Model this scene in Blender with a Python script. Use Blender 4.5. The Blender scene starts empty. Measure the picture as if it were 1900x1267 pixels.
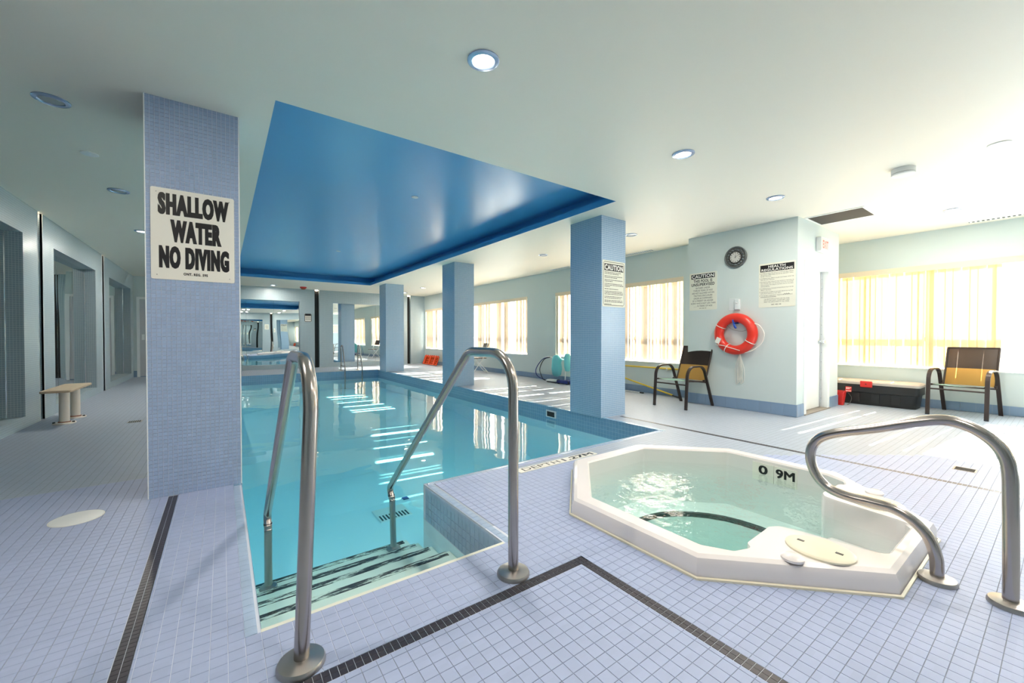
import bpy, bmesh, math, random
from mathutils import Vector, Matrix, Euler
from mathutils.geometry import tessellate_polygon
random.seed(7)
R = math.radians
SC = bpy.context.scene
COL = SC.collection

# ------------------------------------------------------------------ camera
FPX, YAW, PITCH, CAMH = 746.94, R(35.7625), R(0.7487), 1.10
cam_d = bpy.data.cameras.new('camera')
cam_d.sensor_width = 36.0
cam_d.lens = FPX / 1900 * 36.0
cam_d.clip_start = 0.02
cam_d.clip_end = 200
cam = bpy.data.objects.new('camera', cam_d)
COL.objects.link(cam)
cam.location = (0, 0, CAMH)
cam.rotation_euler = (R(90) - PITCH, 0, -YAW)
SC.camera = cam
# ------------------------------------------------------------------ exposure, sky, sun, window daylight
SC.view_settings.view_transform = 'Standard'
SC.view_settings.look = 'None'
SC.view_settings.exposure = 1.32
SC.view_settings.gamma = 1.0
SC.view_settings.use_curve_mapping = False
SC.cycles.max_bounces = 14
SC.cycles.diffuse_bounces = 7
SC.cycles.glossy_bounces = 7
SC.cycles.transparent_max_bounces = 16
SC.cycles.transmission_bounces = 6
SC.cycles.sample_clamp_indirect = 8.0
SC.cycles.caustics_reflective = False
SC.cycles.caustics_refractive = False

world = bpy.data.worlds.new('daylight_sky')
SC.world = world
world.use_nodes = True
wbg = world.node_tree.nodes['Background']
wbg.inputs[0].default_value = (0.90, 0.96, 1.0, 1)
wbg.inputs[1].default_value = 2.0

SUN_DIR = Vector((-1.0, 0.06, -0.58)).normalized()
sun_d = bpy.data.lights.new('sun', 'SUN')
sun_d.energy = 45.0
sun_d.angle = R(0.53)
sun_d.color = (1.0, 0.90, 0.74)
sun = bpy.data.objects.new('sun', sun_d)
COL.objects.link(sun)
sun.rotation_euler = SUN_DIR.to_track_quat('-Z', 'Y').to_euler()
sun.location = (30, 0, 20)

H = 2.72                       # ceiling height
XL, XN, XS = -1.93, 6.72, 8.85   # left wall, right wall beyond the vestibule, right wall before it
YN, YB = -1.2, 15.45            # wall behind the camera, far wall
KX0, KX1, KY0, KY1 = 6.32, 7.96, 2.17, 3.74   # vestibule block
PX0, PX1, PY0, PY1 = 0.11, 4.15, 2.81, 13.30   # pool
NX1, NY0 = 1.21, 1.75                          # step niche of the pool
RX0, RX1, RY0, RY1 = 0.31, 3.85, 3.21, 13.08   # ceiling recess
WATER = -0.185
NORTH_WINDOWS = [(4.07, 7.48), (8.62, 12.03), (13.17, 15.33)]
NWZ0, NWZ1 = 0.60, 2.17
SOUTH_WINDOW = (-0.95, 2.46)
SWZ0, SWZ1 = 0.60, 2.20

def window_light(name, x, y0, y1, z0, z1, power):
    d = bpy.data.lights.new(name, 'AREA')
    d.shape = 'RECTANGLE'
    d.size = z1 - z0
    d.size_y = y1 - y0
    d.energy = power * (y1 - y0) * (z1 - z0)
    d.color = (1.0, 0.96, 0.88)
    o = bpy.data.objects.new(name, d)
    COL.objects.link(o)
    o.location = (x, (y0 + y1) / 2, (z0 + z1) / 2)
    o.rotation_euler = (0, R(90), 0)        # shines towards -X, into the room
    return o
WINPOW = 24.0
for _k, (_a, _b) in enumerate(NORTH_WINDOWS):
    window_light('window_daylight', XN + 0.42, _a, _b, NWZ0, NWZ1, WINPOW)
window_light('window_daylight', XS + 0.42, SOUTH_WINDOW[0], SOUTH_WINDOW[1], SWZ0, SWZ1, WINPOW * 0.7)

# ------------------------------------------------------------------ helpers
def srgb(r, g, b):
    def f(c):
        c /= 255.0
        return c / 12.92 if c <= 0.04045 else ((c + 0.055) / 1.055) ** 2.4
    return (f(r), f(g), f(b), 1.0)

class MB:
    """collects faces for one mesh object"""
    def __init__(self):
        self.v, self.f, self.m = [], [], []
        self.mi = 0
    def quad(self, a, b, c, d):
        n = len(self.v); self.v += [Vector(a), Vector(b), Vector(c), Vector(d)]
        self.f.append((n, n + 1, n + 2, n + 3)); self.m.append(self.mi); return self
    def box(self, x0, x1, y0, y1, z0, z1, M=None):
        p = [Vector((x, y, z)) for z in (z0, z1) for y in (y0, y1) for x in (x0, x1)]
        if M is not None: p = [M @ q for q in p]
        n = len(self.v); self.v += p
        for q in ((0, 2, 3, 1), (4, 5, 7, 6), (0, 1, 5, 4), (2, 6, 7, 3), (0, 4, 6, 2), (1, 3, 7, 5)):
            self.f.append(tuple(n + i for i in q)); self.m.append(self.mi)
        return self
    def tube(self, path, r, seg=12, closed=False, caps=True, flat=None):
        """round tube along a path; flat=(w,h,up) gives a rectangular strap"""
        P = [Vector(p) for p in path]; n = len(P); base = len(self.v)
        rs = r if isinstance(r, (list, tuple)) else [r] * n
        up = None
        for i in range(n):
            if closed: t = P[(i + 1) % n] - P[i - 1]
            else: t = P[min(i + 1, n - 1)] - P[max(i - 1, 0)]
            t.normalize()
            if up is None:
                ref = Vector((0, 0, 1)) if abs(t.z) < 0.9 else Vector((1, 0, 0))
                up = (ref - t * ref.dot(t)).normalized()
            else:
                up = (up - t * up.dot(t)).normalized()
            side = t.cross(up)
            for k in range(seg):
                a = 2 * math.pi * (k + .5) / seg
                self.v.append(P[i] + (up * math.sin(a) + side * math.cos(a)) * rs[i])
        m = n if closed else n - 1
        for i in range(m):
            for k in range(seg):
                a = base + i * seg + k; b = base + i * seg + (k + 1) % seg
                j = (i + 1) % n
                c = base + j * seg + (k + 1) % seg; d = base + j * seg + k
                self.f.append((a, b, c, d)); self.m.append(self.mi)
        if caps and not closed:
            self.f.append(tuple(base + k for k in reversed(range(seg)))); self.m.append(self.mi)
            self.f.append(tuple(base + (n - 1) * seg + k for k in range(seg))); self.m.append(self.mi)
        return self
    def strap(self, path, axis, w, t):
        """flat bar: width w along axis, thickness t in the plane of the path"""
        P = [Vector(p) for p in path]; ax = Vector(axis).normalized(); n = len(P); base = len(self.v)
        for i in range(n):
            tg = (P[min(i + 1, n - 1)] - P[max(i - 1, 0)]).normalized()
            nm = tg.cross(ax).normalized()
            for s1, s2 in ((-1, -1), (1, -1), (1, 1), (-1, 1)):
                self.v.append(P[i] + ax * (s1 * w / 2) + nm * (s2 * t / 2))
        for i in range(n - 1):
            for k in range(4):
                a = base + i * 4 + k; b = base + i * 4 + (k + 1) % 4
                self.f.append((a, b, b + 4, a + 4)); self.m.append(self.mi)
        self.f.append((base + 3, base + 2, base + 1, base)); self.m.append(self.mi)
        q = base + (n - 1) * 4
        self.f.append((q, q + 1, q + 2, q + 3)); self.m.append(self.mi)
        return self
    def lathe(self, prof, c=(0, 0, 0), seg=32, sx=1.0, sy=1.0, M=None, close=True):
        """prof: list of (radius, z)"""
        base = len(self.v); c = Vector(c)
        for (r, z) in prof:
            for k in range(seg):
                a = 2 * math.pi * k / seg
                p = Vector((r * math.cos(a) * sx, r * math.sin(a) * sy, z))
                if M is not None: p = M @ p
                self.v.append(p + c)
        for i in range(len(prof) - 1):
            for k in range(seg):
                a = base + i * seg + k; b = base + i * seg + (k + 1) % seg
                self.f.append((a, b, b + seg, a + seg)); self.m.append(self.mi)
        if close:
            self.f.append(tuple(base + k for k in reversed(range(seg)))); self.m.append(self.mi)
            q = base + (len(prof) - 1) * seg
            self.f.append(tuple(q + k for k in range(seg))); self.m.append(self.mi)
        return self
    def prism(self, poly, z0, z1, M=None):
        """poly: xy outline, counter-clockwise"""
        n = len(poly); base = len(self.v)
        for z in (z0, z1):
            for (x, y) in poly:
                p = Vector((x, y, z)); self.v.append(M @ p if M is not None else p)
        for k in range(n):
            a = base + k; b = base + (k + 1) % n
            self.f.append((a, b, b + n, a + n)); self.m.append(self.mi)
        self.f.append(tuple(base + k for k in reversed(range(n)))); self.m.append(self.mi)
        self.f.append(tuple(base + n + k for k in range(n))); self.m.append(self.mi)
        return self
    def loft(self, rings, closed_ring=True, cap0=False, cap1=False):
        base = len(self.v); n = len(rings[0])
        for r in rings: self.v += [Vector(p) for p in r]
        for i in range(len(rings) - 1):
            for k in range(n if closed_ring else n - 1):
                a = base + i * n + k; b = base + i * n + (k + 1) % n
                self.f.append((a, b, b + n, a + n)); self.m.append(self.mi)
        if cap0: self.f.append(tuple(base + k for k in reversed(range(n)))); self.m.append(self.mi)
        if cap1:
            q = base + (len(rings) - 1) * n
            self.f.append(tuple(q + k for k in range(n))); self.m.append(self.mi)
        return self
    def sheet(self, outer, holes, z, down=False):
        """flat polygon with holes at height z"""
        loops = [[Vector((x, y, z)) for x, y in l] for l in [outer] + holes]
        flat = [p for l in loops for p in l]
        base = len(self.v); self.v += flat
        for t in tessellate_polygon(loops):
            a, b, c = (flat[i] for i in t)
            nz = (b - a).cross(c - a).z
            if (nz < 0) != down: t = (t[0], t[2], t[1])
            self.f.append(tuple(base + i for i in t)); self.m.append(self.mi)
        return self
    def append_mesh(self, verts, faces):
        base = len(self.v); self.v += [Vector(v) for v in verts]
        for f in faces: self.f.append(tuple(base + i for i in f)); self.m.append(self.mi)
        return self

WL = {}
def mesh_from(mb, name, mats, smooth=None):
    me = bpy.data.meshes.new(name)
    me.from_pydata([tuple(v) for v in mb.v], [], mb.f)
    for m in (mats if isinstance(mats, (list, tuple)) else [mats]): me.materials.append(m)
    if len(me.materials) > 1: me.polygons.foreach_set('material_index', mb.m)
    if smooth is not None:
        me.polygons.foreach_set('use_smooth', [True] * len(me.polygons))
        try: me.set_sharp_from_angle(angle=R(smooth))
        except Exception: pass
    me.update()
    return me

def obj(name, mb, mat, parent=None, smooth=None, bevel=None, local=False):
    """link mb as ONE mesh object. Coordinates in mb are world coordinates unless local"""
    me = mesh_from(mb, name, mat, smooth)
    o = bpy.data.objects.new(name, me)
    COL.objects.link(o)
    if parent is not None:
        o.parent = parent
        if not local:
            w = WL[parent.name]; me.transform(Matrix.Translation(-w)); WL[o.name] = w.copy()
        else: WL[o.name] = WL.get(parent.name, Vector((0, 0, 0))).copy()
    else:
        xs = [v.co.x for v in me.vertices]; ys = [v.co.y for v in me.vertices]; zs = [v.co.z for v in me.vertices]
        w = Vector(((min(xs) + max(xs)) / 2, (min(ys) + max(ys)) / 2, min(zs)))
        me.transform(Matrix.Translation(-w)); o.location = w; WL[o.name] = w
    if bevel:
        b = o.modifiers.new('edge', 'BEVEL'); b.width = bevel[0]; b.segments = bevel[1]
        b.limit_method = 'ANGLE'; b.angle_limit = R(35)
        me.polygons.foreach_set('use_smooth', [True] * len(me.polygons))
        try: me.set_sharp_from_angle(angle=R(50))
        except Exception: pass
    return o

def thing(name, loc, label=None, cat=None, group=None, rotz=0.0, kind=None):
    o = bpy.data.objects.new(name, None)
    o.empty_display_size = 0.1
    COL.objects.link(o); o.location = loc; o.rotation_euler = (0, 0, rotz); WL[o.name] = Vector(loc)
    tag(o, label, cat, group, kind); return o

def tag(o, label=None, cat=None, group=None, kind=None):
    if label: o['label'] = label
    if cat: o['category'] = cat
    if group: o['group'] = group
    if kind: o['kind'] = kind
    return o

def piece(name, me, parent, loc_world, rot=None):
    """one of many alike parts, sharing mesh data"""
    o = bpy.data.objects.new(name, me); COL.objects.link(o); o.parent = parent
    o.location = Vector(loc_world) - WL[parent.name]
    if rot: o.rotation_euler = rot
    WL[o.name] = Vector(loc_world)
    return o

def copy_tree(o, parent=None):
    c = o.copy(); COL.objects.link(c); c.parent = parent
    for ch in list(o.children): copy_tree(ch, c)
    return c

def arc(cx, cy, r, a0, a1, n):
    return [(cx + r * math.cos(R(a0 + (a1 - a0) * i / n)), cy + r * math.sin(R(a0 + (a1 - a0) * i / n))) for i in range(n + 1)]

def smooth_path(pts, n=8, closed=False):
    """Catmull-Rom through pts"""
    P = [Vector(p) for p in pts]; out = []; m = len(P)
    for i in range(m if closed else m - 1):
        g = (lambda k: P[k % m]) if closed else (lambda k: P[max(0, min(m - 1, k))])
        p0, p1, p2, p3 = g(i - 1), g(i), g(i + 1), g(i + 2)
        for k in range(n):
            t = k / n
            out.append(0.5 * ((2 * p1) + (p2 - p0) * t + (2 * p0 - 5 * p1 + 4 * p2 - p3) * t * t + (3 * p1 - p0 - 3 * p2 + p3) * t ** 3))
    if not closed: out.append(P[-1])
    return out

def round_corners(pts, rad, n=7):
    """polyline with each inner corner rounded by radius rad"""
    P = [Vector(p) for p in pts]; out = [P[0]]
    for i in range(1, len(P) - 1):
        r = rad[i - 1] if isinstance(rad, (list, tuple)) else rad
        a = (P[i - 1] - P[i]); b = (P[i + 1] - P[i]); la, lb = a.length, b.length; a.normalize(); b.normalize()
        ang = a.angle(b); d = min(r / math.tan(ang / 2), la * .49, lb * .49); rr = d * math.tan(ang / 2)
        bis = (a + b).normalized(); cen = P[i] + bis * (rr / math.sin(ang / 2))
        s = P[i] + a * d - cen; e = P[i] + b * d - cen
        for k in range(n + 1):
            w = s.angle(e); f = k / n
            out.append(cen + (s * math.sin((1 - f) * w) + e * math.sin(f * w)) / math.sin(w) if w > 1e-4 else P[i])
    out.append(P[-1]); return out

# ------------------------------------------------------------------ lettering (mesh text fitted to a box)
_fonts = {}
def text_geo(s, bold=0.0):
    key = (s, bold)
    if key in _fonts: return _fonts[key]
    cu = bpy.data.curves.new('t', 'FONT'); cu.body = s; cu.size = 1.0; cu.offset = bold; cu.resolution_u = 3; cu.space_character = 1.0 + bold * 3.2
    o = bpy.data.objects.new('t', cu); COL.objects.link(o)
    dg = bpy.context.evaluated_depsgraph_get()
    me = bpy.data.meshes.new_from_object(o.evaluated_get(dg))
    V = [v.co.copy() for v in me.vertices]; F = [tuple(p.vertices) for p in me.polygons]
    bpy.data.objects.remove(o); bpy.data.curves.remove(cu); bpy.data.meshes.remove(me)
    x0 = min(v.x for v in V); x1 = max(v.x for v in V); y0 = min(v.y for v in V); y1 = max(v.y for v in V)
    _fonts[key] = ([Vector(((v.x - x0) / (x1 - x0), (v.y - y0) / (y1 - y0), 0)) for v in V], F, (x1 - x0) / (y1 - y0))
    return _fonts[key]

def put_text(mb, s, x0, y0, w, h, M, bold=0.02, fit=True, align='C'):
    """text with its lower-left corner at (x0, y0) in the sign's plane; M places the plane. fit: stretch to w x h"""
    V, F, asp = text_geo(s, bold)
    ww = w if fit else min(w, asp * h)
    ox = x0 + ((w - ww) / 2 if align == 'C' else 0)
    mb.append_mesh([M @ Vector((ox + v.x * ww, y0 + v.y * h, 0)) for v in V], F)

def heavy_text(mb, s, x0, y0, w, h, M, t):
    """heavier strokes: the outline drawn a few times side by side"""
    k = 0
    for dx in (-t, 0, t):
        for dy in (-t * .6, t * .6):
            put_text(mb, s, x0 + dx, y0 + dy, w, h, M @ Matrix.Translation((0, 0, .00012 * k)), 0.0); k += 1

def plane_M(origin, facing):
    """sign plane: local x reads to the right, local y up; facing '-Y', '-X', '+Z', '+Y'"""
    o = Matrix.Translation(Vector(origin))
    rot = {'-Y': (R(90), 0, 0), '-X': (R(90), 0, R(-90)), '+Z': (0, 0, 0), '+Y': (R(90), 0, R(180)), '+X': (R(90), 0, R(90))}[facing]
    return o @ Euler(rot).to_matrix().to_4x4()
# ------------------------------------------------------------------ materials
MAT = {}
def mat(name, color, rough=0.5, metal=0.0, spec=None, noise=None, bump=None, coat=0.0):
    m = bpy.data.materials.new(name); m.use_nodes = True
    nt = m.node_tree; b = nt.nodes['Principled BSDF']
    c = srgb(*color) if max(color) > 1.0 else (*color, 1.0)
    b.inputs['Base Color'].default_value = c
    b.inputs['Roughness'].default_value = rough
    b.inputs['Metallic'].default_value = metal
    if spec is not None: b.inputs['Specular IOR Level'].default_value = spec
    if coat: b.inputs['Coat Weight'].default_value = coat
    if noise:                                  # (scale, amount): gentle colour variation of the surface
        tc = nt.nodes.new('ShaderNodeNewGeometry'); n = nt.nodes.new('ShaderNodeTexNoise')
        n.inputs['Scale'].default_value = noise[0]; n.inputs['Detail'].default_value = 3
        nt.links.new(tc.outputs['Position'], n.inputs['Vector'])
        mx = nt.nodes.new('ShaderNodeMix'); mx.data_type = 'RGBA'
        mx.inputs['A'].default_value = tuple(x * (1 - noise[1]) for x in c[:3]) + (1,)
        mx.inputs['B'].default_value = tuple(min(1, x * (1 + noise[1])) for x in c[:3]) + (1,)
        nt.links.new(n.outputs['Fac'], mx.inputs['Factor']); nt.links.new(mx.outputs['Result'], b.inputs['Base Color'])
    if bump:                                   # (scale, strength)
        tc = nt.nodes.new('ShaderNodeNewGeometry'); n = nt.nodes.new('ShaderNodeTexNoise')
        n.inputs['Scale'].default_value = bump[0]; n.inputs['Detail'].default_value = 2
        nt.links.new(tc.outputs['Position'], n.inputs['Vector'])
        bp = nt.nodes.new('ShaderNodeBump'); bp.inputs['Strength'].default_value = bump[1]; bp.inputs['Distance'].default_value = 0.01
        nt.links.new(n.outputs['Fac'], bp.inputs['Height']); nt.links.new(bp.outputs['Normal'], b.inputs['Normal'])
    MAT[name] = m
    return m

def grid_uv(nt):
    """world-space tile coordinates on any axis-aligned face: (along, up) on walls, (x, y) on floors"""
    g = nt.nodes.new('ShaderNodeNewGeometry')
    sp = nt.nodes.new('ShaderNodeSeparateXYZ'); nt.links.new(g.outputs['Position'], sp.inputs[0])
    ab = nt.nodes.new('ShaderNodeVectorMath'); ab.operation = 'ABSOLUTE'; nt.links.new(g.outputs['True Normal'], ab.inputs[0])
    sn = nt.nodes.new('ShaderNodeSeparateXYZ'); nt.links.new(ab.outputs[0], sn.inputs[0])
    def gt(s):
        n = nt.nodes.new('ShaderNodeMath'); n.operation = 'GREATER_THAN'; n.inputs[1].default_value = 0.7
        nt.links.new(s, n.inputs[0]); return n.outputs[0]
    def mix(f, a, b):
        n = nt.nodes.new('ShaderNodeMix'); nt.links.new(f, n.inputs['Factor']); nt.links.new(a, n.inputs['A']); nt.links.new(b, n.inputs['B'])
        return n.outputs['Result']
    u = mix(gt(sn.outputs['X']), sp.outputs['X'], sp.outputs['Y'])
    v = mix(gt(sn.outputs['Z']), sp.outputs['Z'], sp.outputs['Y'])
    cb = nt.nodes.new('ShaderNodeCombineXYZ'); nt.links.new(u, cb.inputs[0]); nt.links.new(v, cb.inputs[1])
    return cb.outputs[0]

def tile_mat(name, c1, c2, grout, pitch, gw, rough=0.3, ox=0.0, oy=0.0, bump=0.3, pw=None):
    m = bpy.data.materials.new(name); m.use_nodes = True; nt = m.node_tree; b = nt.nodes['Principled BSDF']
    uv = grid_uv(nt)
    mp = nt.nodes.new('ShaderNodeMapping'); mp.inputs['Location'].default_value = (ox, oy, 0); nt.links.new(uv, mp.inputs[0])
    br = nt.nodes.new('ShaderNodeTexBrick'); br.offset = 0.0; br.squash = 1.0
    nt.links.new(mp.outputs[0], br.inputs['Vector'])
    br.inputs['Color1'].default_value = srgb(*c1); br.inputs['Color2'].default_value = srgb(*c2); br.inputs['Mortar'].default_value = srgb(*grout)
    br.inputs['Scale'].default_value = 1.0; br.inputs['Mortar Size'].default_value = gw; br.inputs['Mortar Smooth'].default_value = 0.15
    br.inputs['Brick Width'].default_value = pw or pitch; br.inputs['Row Height'].default_value = pitch
    nt.links.new(br.outputs['Color'], b.inputs['Base Color'])
    mr = nt.nodes.new('ShaderNodeMapRange'); nt.links.new(br.outputs['Fac'], mr.inputs[0]); mr.inputs['To Min'].default_value = rough; mr.inputs['To Max'].default_value = 0.8
    nt.links.new(mr.outputs[0], b.inputs['Roughness'])
    if bump:
        bp = nt.nodes.new('ShaderNodeBump'); bp.invert = True; bp.inputs['Strength'].default_value = bump; bp.inputs['Distance'].default_value = 0.001
        nt.links.new(br.outputs['Fac'], bp.inputs['Height']); nt.links.new(bp.outputs['Normal'], b.inputs['Normal'])
    MAT[name] = m; return m

def loose_tile_mat(name, color, var, pitch, rough):
    """glazed tile; tiles differ a little from one another"""
    m = mat(name, color, rough); nt = m.node_tree; b = nt.nodes['Principled BSDF']
    g = nt.nodes.new('ShaderNodeNewGeometry')
    sn = nt.nodes.new('ShaderNodeVectorMath'); sn.operation = 'SNAP'; sn.inputs[1].default_value = (pitch, pitch, pitch)
    nt.links.new(g.outputs['Position'], sn.inputs[0])
    wn = nt.nodes.new('ShaderNodeTexWhiteNoise'); nt.links.new(sn.outputs[0], wn.inputs['Vector'])
    no = nt.nodes.new('ShaderNodeTexNoise'); no.inputs['Scale'].default_value = 1.3; nt.links.new(g.outputs['Position'], no.inputs['Vector'])
    ad = nt.nodes.new('ShaderNodeMath'); ad.operation = 'ADD'; nt.links.new(wn.outputs['Value'], ad.inputs[0]); nt.links.new(no.outputs['Fac'], ad.inputs[1])
    mr = nt.nodes.new('ShaderNodeMapRange'); nt.links.new(ad.outputs[0], mr.inputs[0]); mr.inputs['From Max'].default_value = 2.0
    mx = nt.nodes.new('ShaderNodeMix'); mx.data_type = 'RGBA'; c = srgb(*color)
    mx.inputs['A'].default_value = tuple(x * (1 - var) for x in c[:3]) + (1,); mx.inputs['B'].default_value = tuple(min(1, x * (1 + var)) for x in c[:3]) + (1,)
    nt.links.new(mr.outputs[0], mx.inputs['Factor']); nt.links.new(mx.outputs['Result'], b.inputs['Base Color'])
    return m

PT = 0.0508                                   # floor tile pitch
OX, OY = PX0, NY0                             # the floor grid starts at the niche corner
mat('ceiling', (239, 233, 219), 0.55)
mat('ceiling_blue', (86, 162, 212), 0.28)
mat('wall_paint', (203, 214, 213), 0.55, noise=(0.8, 0.02))
mat('trim_white', (235, 238, 238), 0.4)
mat('door_paint', (236, 236, 232), 0.35)
mat('steel_frame', (190, 192, 196), 0.4, 0.2)
mat('threshold', (150, 142, 135), 0.5, 0.4)
tile_mat('mosaic', (142, 172, 202), (148, 177, 206), (200, 216, 230), 0.0262, 0.0016, 0.25)
tile_mat('mosaic_wall', (148, 167, 178), (153, 172, 182), (198, 210, 212), 0.0262, 0.0018, 0.3)
tile_mat('mosaic_dark', (48, 56, 64), (58, 64, 70), (84, 88, 92), 0.0262, 0.0018, 0.35)
tile_mat('floor_far', (166, 176, 192), (170, 180, 196), (146, 153, 164), PT, 0.0017, 0.46, -OX, -OY)
MAT['floor_far'].node_tree.nodes['Principled BSDF'].inputs['Specular IOR Level'].default_value = 0.3
tile_mat('floor_near_white', (186, 198, 222), (190, 202, 226), (222, 226, 236), PT, 0.0018, 0.32, -OX, -OY)
tile_mat('pool_tile', (126, 160, 190), (132, 166, 196), (170, 192, 210), PT, 0.0018, 0.2, 0, 0)
loose_tile_mat('floor_tile', (167, 178, 209), 0.05, PT, 0.46)
MAT['floor_tile'].node_tree.nodes['Principled BSDF'].inputs['Specular IOR Level'].default_value = 0.3
mat('grout_white', (212, 217, 230), 0.8)
mat('grout_grey', (172, 172, 176), 0.85, noise=(3, 0.12))
loose_tile_mat('dark_tile', (52, 48, 58), 0.2, 0.0254, 0.35)
loose_tile_mat('trim_tile', (170, 188, 214), 0.06, PT, 0.22)
loose_tile_mat('base_tile', (128, 152, 180), 0.06, 0.152, 0.3)
mat('pool_paint', (220, 242, 250), 0.6)
mat('step_paint', (214, 232, 224), 0.6)
mat('steel', (178, 170, 166), 0.22, 1.0, noise=(9, 0.10))
mat('steel_dull', (170, 166, 162), 0.33, 1.0)
mat('chrome', (215, 218, 222), 0.12, 1.0)
mat('tub_acrylic', (236, 229, 228), 0.25, noise=(2, 0.015))
mat('lid_cream', (232, 224, 200), 0.4)
mat('sign_white', (236, 232, 222), 0.35)
mat('sign_cream', (226, 226, 212), 0.5)
mat('ink', (26, 24, 27), 0.35)
mat('ink_soft', (66, 64, 62), 0.6)
mat('sign_letter_white', (240, 240, 234), 0.4)
mat('black_metal', (22, 22, 24), 0.45)
mat('frame_brown', (58, 47, 44), 0.4, 0.3)
mat('chest_black', (30, 31, 33), 0.5)
mat('lid_grey', (192, 182, 172), 0.5)
mat('red_plastic', (206, 40, 36), 0.35)
mat('ring_red', (222, 52, 36), 0.3, noise=(4, 0.06))
mat('orange_plastic', (232, 84, 38), 0.4)
mat('rope_white', (228, 226, 218), 0.7)
mat('blue_plastic', (30, 82, 190), 0.35)
mat('yellow_pole', (226, 194, 60), 0.35)
mat('bench_top', (205, 184, 156), 0.5, noise=(14, 0.12))
mat('bench_post', (228, 218, 206), 0.45)
mat('rust_and_shade', (140, 74, 40), 0.8)  # rust brown; also paints the shaded gaps of the barrier
mat('plastic_white', (232, 233, 232), 0.4)
mat('plastic_clear', (214, 222, 224), 0.15, spec=0.6)
mat('grille_dark', (92, 90, 86), 0.6)
mat('grille_hole', (46, 45, 44), 0.8)
mat('fixture_blue', (178, 194, 222), 0.25, 0.6)
mat('fixture_lens_off', (176, 180, 176), 0.4)
mat('suction_grey', (128, 142, 138), 0.5)
mat('aqua_fabric', (110, 200, 208), 0.6)
mat('rubber_dark', (40, 44, 50), 0.6)
mat('dark_blue', (30, 48, 120), 0.5)
mat('clock_metal', (112, 118, 120), 0.38, 0.7, noise=(60, 0.35))
mat('clock_face', (206, 204, 198), 0.5)
mat('window_frame', (236, 238, 240), 0.4)
mat('valance_cream', (232, 216, 190), 0.5)
mat('exterior_panel', (200, 205, 210), 0.8)

def worn_paint(name, base, dark):
    """dark anti-slip band, scuffed off in long streaks"""
    m = mat(name, base, 0.6); nt = m.node_tree; b = nt.nodes['Principled BSDF']
    g = nt.nodes.new('ShaderNodeNewGeometry'); mp = nt.nodes.new('ShaderNodeMapping'); mp.inputs['Scale'].default_value = (6, 42, 42)
    nt.links.new(g.outputs['Position'], mp.inputs[0])
    n = nt.nodes.new('ShaderNodeTexNoise'); n.inputs['Scale'].default_value = 1.0; n.inputs['Detail'].default_value = 8; n.inputs['Roughness'].default_value = 0.75
    nt.links.new(mp.outputs[0], n.inputs['Vector'])
    r = nt.nodes.new('ShaderNodeValToRGB'); r.color_ramp.elements[0].position = 0.44; r.color_ramp.elements[0].color = srgb(*base)
    r.color_ramp.elements[1].position = 0.50; r.color_ramp.elements[1].color = srgb(*dark)
    nt.links.new(n.outputs['Fac'], r.inputs[0]); nt.links.new(r.outputs[0], b.inputs['Base Color']); return m
worn_paint('worn_nosing', (208, 228, 220), (34, 42, 46))
worn_paint('worn_bench_line', (60, 78, 78), (30, 44, 46))

def mirror_mat():
    m = bpy.data.materials.new('mirror_glass'); m.use_nodes = True; nt = m.node_tree; b = nt.nodes['Principled BSDF']
    b.inputs['Base Color'].default_value = (0.83, 0.88, 0.88, 1); b.inputs['Metallic'].default_value = 1.0; b.inputs['Roughness'].default_value = 0.0
    g = nt.nodes.new('ShaderNodeNewGeometry'); n = nt.nodes.new('ShaderNodeTexNoise'); n.inputs['Scale'].default_value = 0.9; n.inputs['Detail'].default_value = 0
    nt.links.new(g.outputs['Position'], n.inputs['Vector'])
    bp = nt.nodes.new('ShaderNodeBump'); bp.inputs['Strength'].default_value = 1.0; bp.inputs['Distance'].default_value = 0.004
    nt.links.new(n.outputs['Fac'], bp.inputs['Height']); nt.links.new(bp.outputs['Normal'], b.inputs['Normal']); MAT['mirror_glass'] = m
mirror_mat()

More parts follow.
